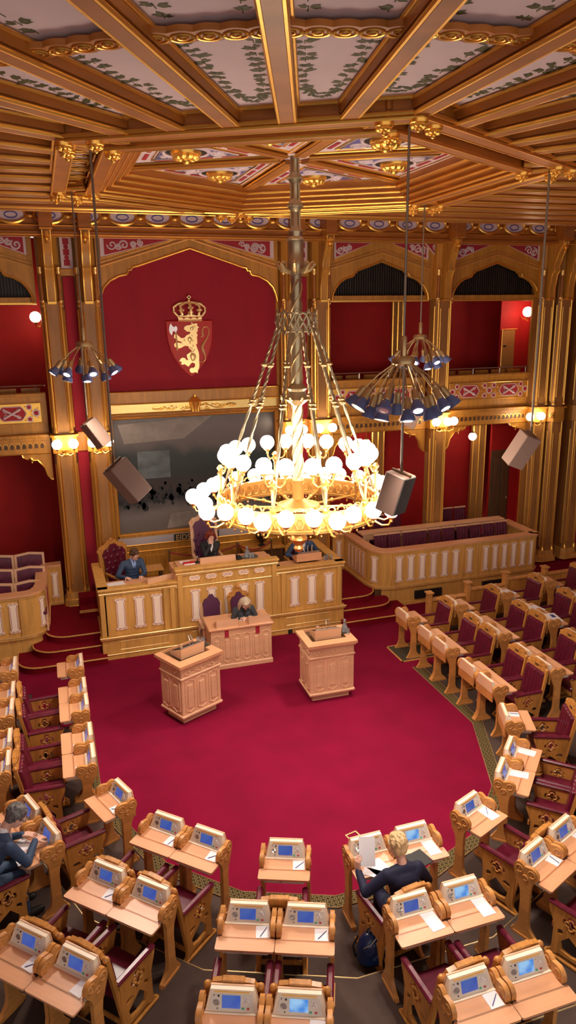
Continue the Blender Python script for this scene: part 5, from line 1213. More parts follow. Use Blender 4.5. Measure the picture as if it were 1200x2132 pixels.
flood('large cluster of spotlights hanging right of the chandelier, in front', (3.34, 6.6), 6.38, .44, 10, {1, 2, 3, 7, 8, 9, 12, 15, 17})
flood('smaller spotlight cluster hanging at left before the crimson wall', (.60, 11.3), 6.46, .40, 8, {4, 5, 6, 7, 9, 12})
flood('smaller spotlight cluster hanging behind the large one at right', (6.02, 11.3), 6.45, .40, 8, {4, 5, 6, 10, 12})
# ---------------- loudspeakers on hanging poles
def loudspeaker(label, xy, zb, up, front_dir, size=(.30, .62, .26), pole_top=8.6):
    x, y = xy; t = thing('hanging_loudspeaker', label, 'loudspeaker', (x, y, zb))
    MB().cyl((0, 0, 0), (0, 0, pole_top-zb), .014, n=6).build('pole', 'pole_metal', t)
    w_, h, d = size; u = V(up).normalized(); f = V(front_dir); f = (f-u*f.dot(u)).normalized(); r = u.cross(f)     # local x = r, y = f, z = u
    Rm = M(((r.x, f.x, u.x), (r.y, f.y, u.y), (r.z, f.z, u.z))).to_4x4(); T = M.Translation((0, 0, -.10)) @ Rm @ M.Translation((0, 0, -h/2))
    MB().box(-w_/2, w_/2, -d/2, d/2, -h/2, h/2, .008, T=T).build('cabinet', 'speaker_grey', t)
    MB().box(-w_/2+.012, w_/2-.012, d/2, d/2+.008, -h/2+.012, h/2-.012, T=T).build('front_grille', 'speaker_front', t)
    b = MB(); b.box(-.02, .02, -d/2, d/2, h/2, h/2+.02, T=T); b.tube([V((0, 0, .02)), T @ V((0, 0, h/2+.02))], .014, 6); b.build('bracket', 'dark_oak', t)
    b = MB(); b.lathe([(.026, 0), (.026, .005), (.018, .005)], 10, T=T @ M.Translation((0, -d/2-.0, .0)) @ M.Rotation(PI/2, 4, 'X')); b.build('cap_screw', 'speaker_grey', t)
    return t
fwh = V((fw.x, fw.y, 0)).normalized(); rxh = V((rx.x, rx.y, 0)).normalized(); ZZ = V((0, 0, 1))
loudspeaker('grey-brown loudspeaker hanging tilted in front of the painting’s left edge', (.64, 8.1), 5.36, ZZ*.8-rxh*.55-fwh*.15, fwh*.4+rxh*.7-ZZ*.5, (.22, .46, .24))
loudspeaker('small loudspeaker hanging on the left pier beside the painting', (.56, 11.32), 5.42, ZZ*.8-rxh*.5-fwh*.1, fwh*.4+rxh*.7-ZZ*.5, (.22, .42, .20), 6.40)
loudspeaker('pale loudspeaker with dark front hanging at the chandelier’s right edge', (3.36, 6.62), 5.34, ZZ*.95+rxh*.24-fwh*.12, rxh*.80-fwh*.62-ZZ*.2, (.26, .42, .22), 6.34)
loudspeaker('grey loudspeaker hanging tilted before the right-hand corner piers', (5.97, 8.1), 5.36, ZZ*.85+rxh*.42-fwh*.2, fwh*.7-rxh*.4-ZZ*.4, (.24, .46, .22))
loudspeaker('small loudspeaker half hidden behind the large spotlight cluster', (5.98, 11.32), 5.36, ZZ*.85+rxh*.42-fwh*.1, fwh*.7-rxh*.4-ZZ*.4, (.24, .34, .22), 6.40)
# ---------------- wall lamps
def sconce(label, x, y, z, offs, low=True):
    t = thing('wall_lamp', label, 'wall lamp', (x, y, z)); g = MB(); g.lathe([(.01, -.14), (.05, -.10), (.03, -.06), (.09, -.02), (.10, .02), (.06, .04)], 10, (0, .02, 0)); g.build('bracket', 'gold', t)
    for dx, dy in offs:
        a = MB(); a.tube([(0, 0, -.03), (dx*.5, dy*.5-.03, -.10), (dx, dy, -.05), (dx, dy, .04)], .012, 6); a.lathe([(.02, .02), (.05, .05), (.05, .06)], 10, (dx, dy, 0)); a.build('arm', 'gold', t); MB().ball((dx, dy, .155), .105, 14, 9).build('glass_globe', 'sconce_globe', t)
        for q in range(3):
            pass
    return t
SC2 = ((-.17, -.12), (.17, -.12)); SC3 = ((-.24, -.10), (0.06, -.16), (.26, -.10))
sconce('two-globe wall lamp on the far left pier', .31, 16.50, 4.05, SC2); sconce('two-globe wall lamp on the pier at the painting’s left edge', 1.05, 16.50, 4.05, SC2)
sconce('two-globe wall lamp on the pier at the painting’s right edge', 5.55, 16.50, 4.05, SC2); sconce('two-globe wall lamp on the pier behind the chandelier’s right side', 6.29, 16.50, 4.05, SC2)
sconce('three-globe wall lamp on the pier between the two right bays', 9.50, 16.50, 4.02, SC3); sconce('two-globe wall lamp on the first right corner pier', 12.22, 16.55, 4.0, SC2)
def one_globe(label, c, r, hang=None, wallp=None):
    t = thing('globe_lamp', label, 'lamp', c); MB().ball((0, 0, 0), r, 14, 9).build('glass_globe', 'sconce_globe', t)
    g = MB()
    if hang: g.cyl((0, 0, r), (0, 0, hang-c[2]), .008, n=5); g.lathe([(.05, 0), (.03, .05), (.01, .07)], 8, (0, 0, r-.01))
    else: g.tube([(0, 0, -r), (.0, .05, -r-.08), (0+wallp[0]*.6, .10, -r-.10), (wallp[0], wallp[1], -r)], .014, 6); g.lathe([(.02, -.03), (.05, 0), (.05, .02)], 8, (0, 0, -r))
    g.build('stem', 'gold', t); return t
one_globe('single globe hanging in the lower opening behind the chandelier', (8.05, 17.95, 3.48), .11, 4.0); one_globe('single globe hanging in the lower opening at far right', (11.30, 17.95, 3.46), .11, 4.0)
one_globe('single wall globe in the left upper gallery', (-.05, 18.0, 6.85), .12, None, (.12, .8)); one_globe('single wall globe above the door in the right upper gallery', (12.45, 17.4, 6.82), .13, None, (.15, .55))
one_globe('single globe on the rear left gallery wall', (-2.6, 18.3, 3.3), .11, 4.0)
# ---------------- coat of arms
arms = thing('coat_of_arms', 'red shield with golden axe-bearing lion under a golden crown on the crimson wall', 'coat of arms')
SX, SZ = 3.275, 6.69; K = .0114/1.0
def im(u, v): return (2.72+(u-200)*(1.05/740), 6.715-(v-555)*(1.215/930))     # crop pixels of the shield to wall metres
sh = [(200, 552), (940, 552), (940, 700), (930, 860), (900, 1010), (850, 1150), (770, 1290), (680, 1400), (570, 1500), (465, 1405), (375, 1290), (300, 1160), (245, 1010), (212, 860), (200, 700)]
MB().prism([im(*p) for p in sh], 0, .05, fXZ(17.10)).build('shield', 'shield_red', arms)
b = MB(); b.tube([(im(*p)[0], 17.05, im(*p)[1]) for p in sh], .008, 5, closed=True); b.build('shield_edge', 'shield_red', arms)
lion = [(600, 560), (618, 600), (650, 596), (690, 590), (690, 640), (720, 655), (690, 690), (700, 715), (672, 750), (690, 790), (675, 830), (680, 900), (675, 945), (655, 935), (670, 1000), (695, 1080), (700, 1150), (695, 1230), (700, 1300), (690, 1360), (670, 1390), (668, 1415), (660, 1445), (635, 1420), (600, 1430), (570, 1435), (540, 1415), (535, 1370), (560, 1345), (605, 1345), (625, 1320), (630, 1280), (590, 1250), (560, 1270), (520, 1325), (475, 1290), (455, 1275), (430, 1290), (395, 1270), (420, 1245), (375, 1225), (395, 1185), (430, 1165), (475, 1180), (490, 1215), (520, 1205), (500, 1160), (500, 1120), (530, 1095), (600, 1080), (575, 1030), (530, 975), (480, 965), (440, 985), (410, 1000), (375, 1010), (345, 1000), (310, 975), (305, 935), (335, 905), (375, 910), (410, 920), (440, 900), (390, 890), (345, 855), (305, 825), (315, 775), (345, 755), (375, 790), (420, 835), (470, 835), (510, 790), (575, 760), (565, 730), (520, 730), (500, 705), (475, 690), (480, 650), (520, 625), (570, 620), (600, 610)]
MB().prism([im(*p) for p in lion], 0, .04, fXZ(17.05)).build('lion', 'pale_gold', arms)
b = MB(); tail = [(665, 1215, 12), (700, 1245, 14), (760, 1250, 16), (800, 1210, 18), (800, 1130, 26), (770, 1050, 42), (755, 990, 44), (790, 920, 34), (840, 850, 22), (875, 770, 16), (880, 700, 14), (850, 650, 14), (800, 655, 14), (770, 700, 20), (770, 760, 34), (780, 800, 30), (740, 830, 12)]
b.tube([(im(u, v)[0], 17.03, im(u, v)[1]) for u, v, r in tail], [r*.00135 for u, v, r in tail], 8, flat=.6); b.build('tail', 'pale_gold', arms)
b = MB(); b.tube([(im(u, v)[0], 17.015, im(u, v)[1]) for u, v in ((640, 620), (660, 660), (610, 640))], .012, 5)
for k in range(14): u, v = 560+30*math.cos(k*1.7)+k*3, 800+k*22; b.ball((im(u, v)[0], 17.02, im(u, v)[1]), .03, 7, 5, (1.3, .5, 1))
for (u, v, r) in ((600, 680, .05), (560, 860, .06), (600, 1150, .08), (600, 1180, .07), (470, 870, .035), (430, 940, .035)): b.ball((im(u, v)[0], 17.02, im(u, v)[1]), r, 10, 7, (1, .4, 1))
b.build('mane_relief', 'pale_gold', arms)
b = MB(); b.prism([im(*p) for p in ((270, 585), (290, 630), (330, 655), (330, 635), (355, 635), (368, 660), (368, 700), (352, 715), (350, 745), (330, 745), (330, 712), (295, 725), (275, 785), (245, 740), (235, 690), (245, 630))], 0, .03, fXZ(17.04))
b.build('axe_head', 'silver', arms); b = MB(); b.cyl((im(342, 740)[0], 17.01, im(342, 740)[1]), (im(350, 1045)[0], 17.01, im(350, 1045)[1]), .020, n=8); b.build('axe_shaft', 'pale_gold', arms)
b = MB()
cr = lambda pts, r: b.tube([(im(u, v)[0], 17.02-q, im(u, v)[1]) for u, v, q in pts], r, 7)
band = [(385, 470), (400, 553), (760, 553), (775, 470), (720, 440), (700, 465), (640, 450), (600, 430), (585, 455), (560, 430), (530, 455), (470, 465), (455, 440)]
b.prism([im(*p) for p in band], 0, .08, fXZ(17.09)); cr([(390, 540, 0), (580, 548, .03), (770, 540, 0)], .018); cr([(385, 480, 0), (580, 500, .03), (775, 480, 0)], .012)
cr([(390, 470, 0), (330, 400, 0), (325, 320, 0), (400, 265, 0), (500, 245, 0), (575, 240, 0), (660, 245, 0), (760, 270, 0), (825, 330, 0), (825, 400, 0), (775, 470, 0)], .026)
cr([(460, 450, .04), (430, 380, .05), (430, 300, .04), (500, 250, .02), (575, 240, 0)], .030); cr([(715, 450, .04), (735, 380, .05), (730, 300, .04), (660, 250, .02), (575, 240, 0)], .030); cr([(588, 455, .07), (588, 380, .09), (580, 300, .07), (575, 240, .02)], .034)
for (u, v) in ((443, 370), (728, 370), (588, 410), (588, 330)):
    for du, dv in ((-28, 0), (28, 0), (0, 28), (0, -28)): b.ball((im(u+du, v+dv)[0], 16.96, im(u+du, v+dv)[1]), .028, 7, 5)
for i in range(13):
    a = PI*i/12; b.ball((im(578-250*math.cos(a), 400-165*math.sin(a))[0], 17.0, im(578-250*math.cos(a), 400-165*math.sin(a))[1]), .013, 6, 5)
b.ball((im(572, 215)[0], 17.0, im(572, 215)[1]), .035, 9, 7); b.box(im(558, 0)[0], im(586, 0)[0], 16.98, 17.01, im(0, 190)[1], im(0, 128)[1]); b.box(im(540, 0)[0], im(602, 0)[0], 16.98, 17.01, im(0, 170)[1], im(0, 145)[1])
b.build('crown', 'pale_gold', arms)
b = MB()
for u, v in ((478, 500), (585, 500), (690, 500), (588, 330), (588, 412)): b.ball((im(u, v)[0], 16.985, im(u, v)[1]), .022, 8, 5, (1.3, .6, 1))
b.build('jewel', 'red_button', arms)
# gilded foliage spray on the pale band over the painting
fo = thing('gilt_foliage', 'gilded crown and leaf spray on the yellow band above the painting', 'ornament')
b = MB(); rnd = random.Random(9)
for s_ in (-1, 1):
    b.tube([(3.27+s_*(.08+i*.09), 16.96, 4.80+.05*math.sin(i*.9)) for i in range(11)], .010, 5)
    for i in range(34):
        x = 3.27+s_*rnd.uniform(.08, .98); z = 4.80+rnd.uniform(-.07, .08)*(1.15-abs(x-3.27)); b.ball((x, 16.96, z), rnd.uniform(.016, .030), 6, 4, (1.3, .5, .8))
b.build('leaf_spray', 'gold', fo)
b = MB(); b.lathe([(.10, 4.70), (.11, 4.80), (.13, 4.86), (.15, 4.93), (.09, 5.0), (.03, 5.03), (.03, 5.08), (.001, 5.1)], 12, (3.27, 16.93, 0)); b.build('small_crown', 'gold', fo)
# ================================================================== PEOPLE (seated)
def remesh(mb, name, mt, parent, vox, smooth_it=2):
    me = bpy.data.meshes.new(name+'_src'); me.from_pydata([tuple(p) for p in mb.v], [], mb.f); me.update()
    o = bpy.data.objects.new(name+'_src', me); COL.objects.link(o)
    m1 = o.modifiers.new('r', 'REMESH'); m1.mode = 'VOXEL'; m1.voxel_size = vox; m1.use_smooth_shade = True
    m2 = o.modifiers.new('s', 'SMOOTH'); m2.factor = .5; m2.iterations = smooth_it
    dg = bpy.context.evaluated_depsgraph_get(); res = bpy.data.meshes.new_from_object(o.evaluated_get(dg))
    bpy.data.objects.remove(o); res.name = name; res.materials.clear(); res.materials.append(MT[mt]); res.polygons.foreach_set('use_smooth', [True]*len(res.polygons))
    q = bpy.data.objects.new(name, res); COL.objects.link(q); q.parent = parent; return q
def limb(mb, pts, rs, n=12):
    for i in range(len(pts)-1):
        a, b = V(pts[i]), V(pts[i+1]); L = (b-a).length; k = max(2, int(L/.04))
        mb.tube([a.lerp(b, j/k) for j in range(k+1)], [rs[i]+(rs[i+1]-rs[i])*j/k for j in range(k+1)], n)
    for p, r in zip(pts, rs): mb.ball(p, r, 12, 8)
def ik(S, T, l1, l2, hint):
    S, T = V(S), V(T); d = T-S; L = min(d.length, l1+l2-.004); d.normalize(); T = S+d*L
    a = (l1*l1-l2*l2+L*L)/(2*L); h = math.sqrt(max(0, l1*l1-a*a)); hv = V(hint); hv = (hv-d*hv.dot(d)).normalized()
    return S+d*a+hv*h, T
def hand(mb, wrist, fwd, palm_n, side, curl=.5):
    """five fingers; fwd = finger direction, palm_n = direction the palm faces, side = +1 thumb to the right of fwd seen from the back"""
    f = V(fwd).normalized(); n = V(palm_n); n = (n-f*n.dot(f)).normalized(); s = f.cross(n)*side; w = V(wrist)
    c = w+f*.05
    for t in (-.028, -.009, .009, .028): limb(mb, [w+f*.008+s*t*.75, w+f*.088+s*t], [.016, .0125], 8)
    for i, (t, L) in enumerate(((.034, .070), (.012, .078), (-.011, .073), (-.033, .056))):
        b = w+f*.086+s*t; d1 = (f+n*curl*.45+s*t*3.2).normalized(); p1 = b+d1*L*.45; d2 = (f*(1-curl*.5)+n*curl*1.2+s*t*2).normalized(); p2 = p1+d2*L*.33; d3 = (f*(1-curl)+n*curl*1.6).normalized(); p3 = p2+d3*L*.25
        limb(mb, [b, p1, p2, p3], [.0098, .0088, .0080, .0066], 8)
    b = w+f*.022+s*.030; p1 = b+(f*.6+s*.8+n*.35).normalized()*.042; p2 = p1+(f*.9+s*.25+n*.45).normalized()*.030; p3 = p2+(f+n*.4).normalized()*.022
    limb(mb, [b, p1, p2, p3], [.014, .0115, .0100, .0078], 8)
def person(label, loc, rz, lean=.12, hy=0., head_pitch=-15, head_yaw=0, wl=(-.16, .42, .80), wr=(.16, .42, .80), hl=((0.4, 1, -.1), (0, 0, -1)), hr=((-.4, 1, -.1), (0, 0, -1)),
           cloth='suit_black', legs='suit_black', hair='hair_brown', style='short', female=False, under=None, tie=None, glasses=False, size=1., seat_h=.47, side_l=0., vneck=True, curl=(.5, .5), sleeve=.0, knees=.42, group=None):
    t = thing('person', label, 'person', loc, rz, group)
    S = size; sw = .165 if female else .195
    hip = V((0, hy, seat_h+.10)); sp = V((side_l*.5, hy+lean*.45, seat_h+.30)); cst = V((side_l*.85, hy+lean*.85, seat_h+.46)); nb = V((side_l, hy+lean*1.12, seat_h+.60)); 
    hp, hyw = R_(head_pitch), R_(head_yaw)
    nk = nb+V((0, .02+lean*.12, .042)); Rh = M.Translation(nk) @ M.Rotation(hyw, 4, 'Z') @ M.Rotation(hp, 4, 'X')
    hc = V((0, .025, .115))        # head centre in head space (face towards +y)
    body = MB()
    limb(body, [hip, sp, cst], [.09, .075, .08]); limb(body, [nb-V((0, .01, .04)), nk+V((0, 0, .03))], [.062 if not female else .052, .055 if not female else .047])
    shl = {}
    for s_ in (-1, 1):
        sh = nb+V((s_*sw, -.01, -.06)); shl[s_] = sh; limb(body, [cst+V((s_*.05, 0, .04)), sh], [.06, .045])
        kn = V((s_*.11, hy+knees, seat_h+.06)); an = V((s_*.12, hy+knees+.02, .09)); limb(body, [hip+V((s_*.08, 0, 0)), kn, an], [.085, .056, .040]); limb(body, [an+V((0, -.02, -.05)), an+V((0, .12, -.06))], [.035, .03])
    wr_ = {-1: V(wl), 1: V(wr)}; el = {}
    for s_, (hf, hn), cu in ((-1, hl, curl[0]), (1, hr, curl[1])):
        e, T = ik(shl[s_], wr_[s_], .285, .255, (s_*.75, -.35, -.75)); el[s_] = e; wr_[s_] = T
        limb(body, [shl[s_], e, T], [.048, .037, .026]); hand(body, T, hf, hn, -s_ if True else s_, cu)
    body.t = Rh      # head
    body.ball(hc+V((0, -.012, .035)), .094, 18, 12, (.86, 1.06, .98)); body.ball(hc+V((0, .028, -.035)), .070, 14, 10, (.84, .92, 1.12)); body.ball(hc+V((0, .045, -.082)), .034, 10, 8, (1.1, .9, .8))
    body.ball(hc+V((0, .092, -.012)), .015, 8, 6, (.8, .95, 1.7)); body.ball(hc+V((0, .105, -.030)), .014, 8, 6, (1.1, 1, .8)); body.ball(hc+V((0, .082, -.062)), .020, 8, 6, (1.25, .6, .5))
    for s_ in (-1, 1):
        body.ball(hc+V((s_*.082, -.004, -.008)), .026, 8, 6, (.35, .75, 1.15)); body.ball(hc+V((s_*.040, .055, -.025)), .030, 8, 6, (1, .8, .9)); body.ball(hc+V((s_*.033, .078, .024)), .020, 8, 6, (1.2, .6, .5))
    body.t = M.Identity(4)
    bo = remesh(body, 'body', 'skin', t, .0052, 3)
    f = MB(); f.t = Rh
    for s_ in (-1, 1): f.ball(hc+V((s_*.033, .083, .004)), .0105, 8, 6)
    f.build('eye', 'white_cloth', bo); f = MB(); f.t = Rh
    for s_ in (-1, 1): f.ball(hc+V((s_*.033, .0905, .003)), .0052, 7, 5); f.tube([hc+V((s_*.052, .078, .024)), hc+V((s_*.034, .0885, .030)), hc+V((s_*.016, .089, .025))], .0032, 5)
    f.build('pupil_and_brow', hair if style != 'pale' else 'hair_brown', bo)
    f = MB(); f.t = Rh; f.tube([hc+V((-.022, .093, -.062)), hc+V((0, .100, -.060)), hc+V((.022, .093, -.062))], [.003, .0055, .003], 6); f.build('lips', 'red_button' if female else 'skin', bo)
    # clothing
    c = MB(); bw = 1.0 if female else 1.08
    for (p, rx_, ry_, rz_) in ((hip, .165, .125, .10), (hip.lerp(sp, .5), .15*bw, .12, .12), (sp, .148*bw, .118, .12), (sp.lerp(cst, .5), .158*bw, .122, .12), (cst, .170*bw, .125, .13)): c.ball(p, 1, 18, 10, (rx_, ry_, rz_))
    if female: 
        for s_ in (-1, 1): c.ball(cst+V((s_*.07, .075, -.03)), .068, 10, 8)
    limb(c, [shl[-1]+V((.02, 0, .0)), nb+V((0, -.012, -.035)), shl[1]-V((.02, 0, 0))], [.062, .072, .062])
    for s_ in (-1, 1):
        d = (wr_[s_]-el[s_]); end = el[s_]+d*(.97-sleeve); limb(c, [shl[s_], shl[s_].lerp(el[s_], .5)+V((0, 0, .004)), el[s_], end], [.068, .060, .050, .037])
        limb(c, [cst+V((s_*.05, 0, .02)), shl[s_]], [.10, .066])
    co = remesh(c, 'sweater' if cloth == 'navy' else 'jacket', cloth, t, .009, 3)
    l = MB(); 
    for s_ in (-1, 1):
        kn = V((s_*.11, hy+knees, seat_h+.075)); an = V((s_*.12, hy+knees+.02, .11)); limb(l, [hip+V((s_*.085, 0, -.01)), hip.lerp(kn, .5)+V((s_*.05, 0, .0)), kn, kn.lerp(an, .45), an], [.108, .092, .072, .060, .052])
    if style == 'skirt': pass
    remesh(l, 'trousers', legs, t, .011, 3)
    sh2 = MB()
    for s_ in (-1, 1): an = V((s_*.12, hy+knees+.02, .045)); limb(sh2, [an+V((0, -.06, 0)), an+V((0, .06, 0)), an+V((0, .17, -.008))], [.042, .046, .036])
    remesh(sh2, 'shoes', 'black', t, .010, 2)
    if under:    # shirt front, collar
        u = MB(); fr_ = V((0, .118, 0)); up = (nb-cst).normalized()
        a, b, cc = nb+V((-.052, .050, .028)), nb+V((.052, .050, .028)), cst+V((0, .128, -.06))
        mid1 = cst+V((-.042, .132, .07)); mid2 = cst+V((.042, .132, .07))
        u.add([a, b, mid2, cc, mid1, a+V((0, -.06, -.01)), b+V((0, -.06, -.01)), mid2-V((0, .05, 0)), cc-V((0, .05, 0)), mid1-V((0, .05, 0))], [(0, 4, 3, 2, 1), (5, 6, 7, 8, 9), (0, 1, 6, 5), (1, 2, 7, 6), (2, 3, 8, 7), (3, 4, 9, 8), (4, 0, 5, 9)])
        u.lathe([(.058, 0), (.062, .02), (.055, .05), (.05, .05), (.052, .01)], 16, T=M.Translation(nb+V((0, .008, .008))) @ M.Rotation(-.35, 4, 'X')); u.build('shirt', under, t)
        for s_ in (-1, 1):
            u = MB(); u.tube([wr_[s_]-(wr_[s_]-el[s_]).normalized()*.035, wr_[s_]-(wr_[s_]-el[s_]).normalized()*.005], [.036, .033], 12); u.build('cuff', under, t)
    if tie:
        u = MB(); a = nb+V((0, .072, .0)); b = cst+V((0, .145, -.06)); u.tube([a, a.lerp(b, .15), a.lerp(b, .8), b], [.018, .014, .026, .006], 8, flat=.4); u.build('necktie', tie, t)
    # hair
    h = MB(); h.t = Rh; rd = random.Random(len(label))
    if style in ('short', 'pale'):
        h.ball(hc+V((0, -.022, .045)), .100, 20, 14, (.90, 1.04, 1.0)); h.ball(hc+V((0, -.055, -.005)), .076, 14, 10, (1.02, .75, 1.0)); h.ball(hc+V((0, .045, .090)), .046, 12, 8, (1.25, .95, .62))
        for i in range(70):
            th = rd.uniform(.15, 1.75); ph = rd.uniform(0, 2*PI); 
            if math.sin(ph) > .25 and th > .85: continue
            P = lambda a_, b_, r=.106: hc+V((r*.90*math.sin(a_)*math.cos(b_), -.022+r*1.04*math.sin(a_)*math.sin(b_), .045+r*math.cos(a_)))
            h.tube([P(th+.14*q, ph+.05*q*rd.choice((-1, 1))) for q in range(4)], [.006, .009, .008, .003], 5)
    else:
        h.ball(hc+V((0, -.022, .045)), .103, 20, 14, (.92, 1.04, 1.0)); h.ball(hc+V((0, .045, .088)), .050, 12, 8, (1.3, .9, .65))
        dwn = -.20 if style == 'long' else -.05
        for i in range(16):
            ph = PI*1.0+PI*i/15 if True else 0; ph = R_(165)+R_(210)*i/15
            x = .092*math.cos(ph); y = -.02+.098*math.sin(ph)
            h.tube([hc+V((x*.8, y*.8, .08)), hc+V((x*1.08, y*1.05, .0)), hc+V((x*1.18, y*1.1, dwn*.5)), hc+V((x*(1.25 if style == 'long' else .9), y*1.1+.02*(style == 'long'), dwn))], [.028, .030, .028, .014], 8)
    remesh(h, 'hair', hair, t, .0055, 1)
    if glasses:
        g_ = MB(); g_.t = Rh
        for s_ in (-1, 1):
            g_.tube([hc+V((s_*.034+.024*math.cos(R_(q)), .100, .003+.017*math.sin(R_(q)))) for q in range(0, 360, 40)], .0022, 5, closed=True); g_.tube([hc+V((s_*.058, .098, .008)), hc+V((s_*.082, .0, .008))], .0022, 5)
        g_.tube([hc+V((-.01, .102, .005)), hc+V((.01, .102, .005))], .002, 5); g_.build('glasses', 'black', t)
    t.scale = (S, S, S)
    return t
person('red-haired woman in a black jacket, chin resting on her hand, in the high pale chair', (3.15, 15.36, .94), PI, lean=.03, head_pitch=-12, wl=(.10, .28, .64), wr=(.03, .20, 1.06), hl=((1, .25, 0), (0, 0, -1)), hr=((-.15, -.15, 1), (0, -1, 0)),
       cloth='suit_black', hair='hair_red', style='bob', female=True, under='white_cloth', curl=(.5, 1.1), head_yaw=4)
person('man in dark suit with blue tie and glasses reading at the podium’s left end', (1.42, 15.38, .74), PI+.22, lean=.08, head_pitch=-28, wl=(-.05, .42, .79), wr=(.24, .36, .80), hl=((.3, 1, -.1), (0, 0, -1)),
       cloth='suit_blue', legs='suit_blue', hair='hair_brown', under='shirt_blue', tie='tie_blue', glasses=True, head_yaw=18)
person('blonde woman in a grey cardigan writing at the small desk below the podium', (3.44, 13.88, 0), PI, lean=.22, head_pitch=-42, wl=(-.10, .38, .93), wr=(.08, .40, .93), hl=((.5, 1, -.1), (0, 0, -1)), hr=((-.3, 1, -.1), (0, 0, -1)),
       cloth='cardigan', legs='suit_black', hair='hair_pale', style='long', female=True, under='suit_black', glasses=True, curl=(.4, .9), knees=.36, seat_h=.50)
person('man in blue suit bent over the lectern top, mostly behind the chandelier', (5.22, 15.22, .74), PI-.1, lean=.20, head_pitch=-30, wl=(-.2, .36, .85), wr=(.18, .36, .85), cloth='suit_blue', legs='suit_blue', hair='hair_grey', under='white_cloth', seat_h=.55)
mx, my, mz, mr = DESK['G1']
def local(key, x, y): px, py, z, rz = DESK[key]; return (px+x*math.cos(rz)-y*math.sin(rz), py+x*math.sin(rz)+y*math.cos(rz), z)
lx = local('G1', -.02, -.50)
person('grey-haired man in a blue suit and glasses writing at a desk at the left edge', lx, mr, lean=.32, head_pitch=-38, head_yaw=-8, wl=(-.14, .60, .83), wr=(.06, .66, .84), hl=((.7, 1, -.1), (0, 0, -1)), hr=((-.3, 1, -.1), (0, 0, -1)),
       size=1.07, cloth='suit_blue', legs='suit_blue', hair='hair_grey', under='white_cloth', tie='white_cloth', glasses=True, curl=(.5, .9), knees=.44)
lx = local('D5', .08, -.50)
person('short-haired blonde woman in a navy sweater seen from behind, holding a paper', lx, DESK['D5'][3], lean=.13, head_pitch=-26, wl=(-.34, .44, .86), wr=(.20, .42, .78), size=1.08, hl=((.05, .35, 1), (1, .3, 0)), hr=((-.5, 1, -.1), (0, 0, -1)),
       cloth='navy', legs='navy', hair='hair_blonde', style='pale', female=True, under=None, curl=(.8, .4), knees=.40)
# chairs under the two podium sitters without a throne
tall_chair('carved_chair', 'carved chair under the man bent over the lectern top', (5.22, 15.24, .74), PI, top=1.0, backw=.2, tufts=False, frame='wall_oak')
# ================================================================== LOOSE THINGS ON THE FRONT DESKS
def put_on(key, x, y, h, r, mb_name, mb, m, label, cat):
    X, Y, Z, rz = on_desk(key, x, y, h); return tag(mb.build(mb_name, m, mw=M.Translation((X, Y, Z)) @ M.Rotation(rz+r, 4, 'Z')), label, cat)
X, Y, Z, rz = on_desk('D5', -.13, .10, 1.04)
hp = MB(); hp.box(-.105, .105, -.002, .002, -.15, .15); tag(hp.build('held_sheet', 'paper', mw=M.Translation((X, Y, Z)) @ M.Rotation(rz+.25, 4, 'Z') @ M.Rotation(-.55, 4, 'X') @ M.Rotation(.35, 4, 'Y')), 'white sheet held upright in the left hand of the woman in navy', 'paper')
sheet('D5', .02, .08, .35, .21, .26, 'white sheet lying on the desk before the woman in navy'); sheet('D5', -.08, .04, .9, .12, .22, 'tilted cream sheet under the hand of the woman in navy')
put_on('D6', -.05, .07, .792, .25, 'tablet_cover', MB().box(-.09, .09, -.12, .12, 0, .010, .003), 'black', 'large dark folder lying on the desk right of the woman in navy', 'folder')
put_on('D6', -.17, .05, .803, .15, 'phone_case', MB().box(-.045, .045, -.11, .11, 0, .012, .004), 'black', 'narrow black case beside the dark folder', 'case')
put_on('D6', .04, -.02, .803, .2, 'ribbon', MB().tube([(0, .05, 0), (.01, .0, .001), (.02, -.05, -.004), (.02, -.06, -.05)], .004, 5), 'rope_red', 'thin red cord hanging from the dark folder over the desk edge', 'cord')
sheet('G1', .10, .02, -.1, .20, .14, 'sheet the grey-haired man is writing on'); sheet('G1', -.12, .12, .3, .21, .16, 'open papers under the left arm of the grey-haired man')
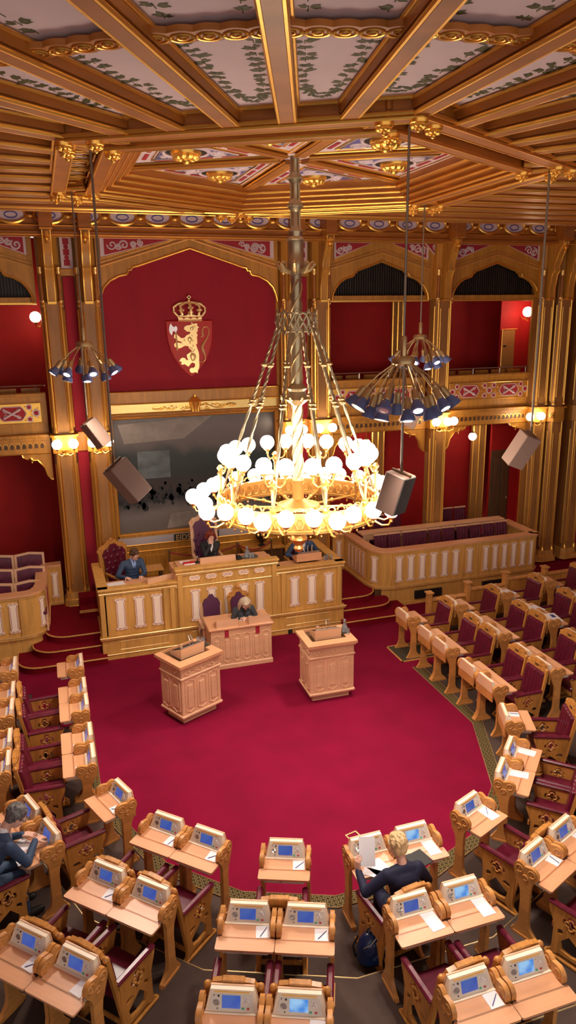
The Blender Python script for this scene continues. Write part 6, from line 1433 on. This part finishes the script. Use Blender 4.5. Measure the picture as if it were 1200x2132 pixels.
put_on('G1', .10, .10, .796, -.8, 'black_pen', MB().cyl((0, -.07, .004), (0, .07, .004), .005), 'black', 'black pen lying above the grey-haired man’s papers', 'pen')
# screens of two front desks glow lighter
def relight(key, m='screen_light'):
    px, py, z, rz = DESK[key]
    for o in bpy.data.objects:
        if o.name.startswith('member_desk') and o.parent is None and (o.location-V((px, py, z))).length < .02:
            for c in o.children:
                if c.name.startswith('console') and not c.name.startswith('console_back'):
                    for s in c.children:
                        if s.name.startswith('screen'):
                            s.data = s.data.copy(); s.data.materials.clear(); s.data.materials.append(MT[m]); s['label'] = 'bright pale blue screen'
for k in ('D5', 'D6', 'F6', 'H6', 'H4'): relight(k)
# bag on the floor and small handbag
bx = local('D5', -.16, -.86)
bg = thing('backpack', 'shiny dark blue backpack standing on the floor behind the woman in navy', 'bag', (2.80, 5.93, 0), R_(10))
mb = MB(); mb.ball((0, 0, .20), 1, 18, 12, (.165, .13, .20)); mb.ball((0, 0, .10), 1, 16, 10, (.17, .14, .10)); mb.ball((.03, -.09, .13), 1, 14, 10, (.11, .07, .11)); remesh(mb, 'bag_body', 'bag_blue', bg, .012, 4)
g = MB(); g.tube([(-.13, -.05, .28), (-.08, -.10, .34), (0, -.09, .385), (.08, -.09, .34), (.12, -.07, .26), (.11, -.12, .18)], .006, 5); g.tube([(.03, -.10, .33), (.05, -.15, .22), (.02, -.165, .12)], .005, 5); g.build('zip', 'steel', bg)
g = MB(); g.tube([(-.05, .02, .38), (-.03, .02, .43), (.04, .02, .43), (.06, .02, .38)], .010, 6); g.tube([(-.12, .08, .33), (-.17, .10, .2), (-.14, .09, .06)], .012, 6); g.build('strap', 'black', bg)
hb = thing('handbag', 'small dark handbag with thin handles at the right hip of the woman in navy', 'bag', local('D5', .27, -.50)[:2]+(.49,), 0)
mb = MB(); mb.ball((0, 0, .10), 1, 14, 9, (.12, .05, .09)); remesh(mb, 'pouch', 'black', hb, .010, 2); g = MB(); g.tube([(-.08, 0, .16), (-.05, 0, .24), (.05, 0, .24), (.08, 0, .16)], .005, 5); g.build('handle', 'brass', hb)
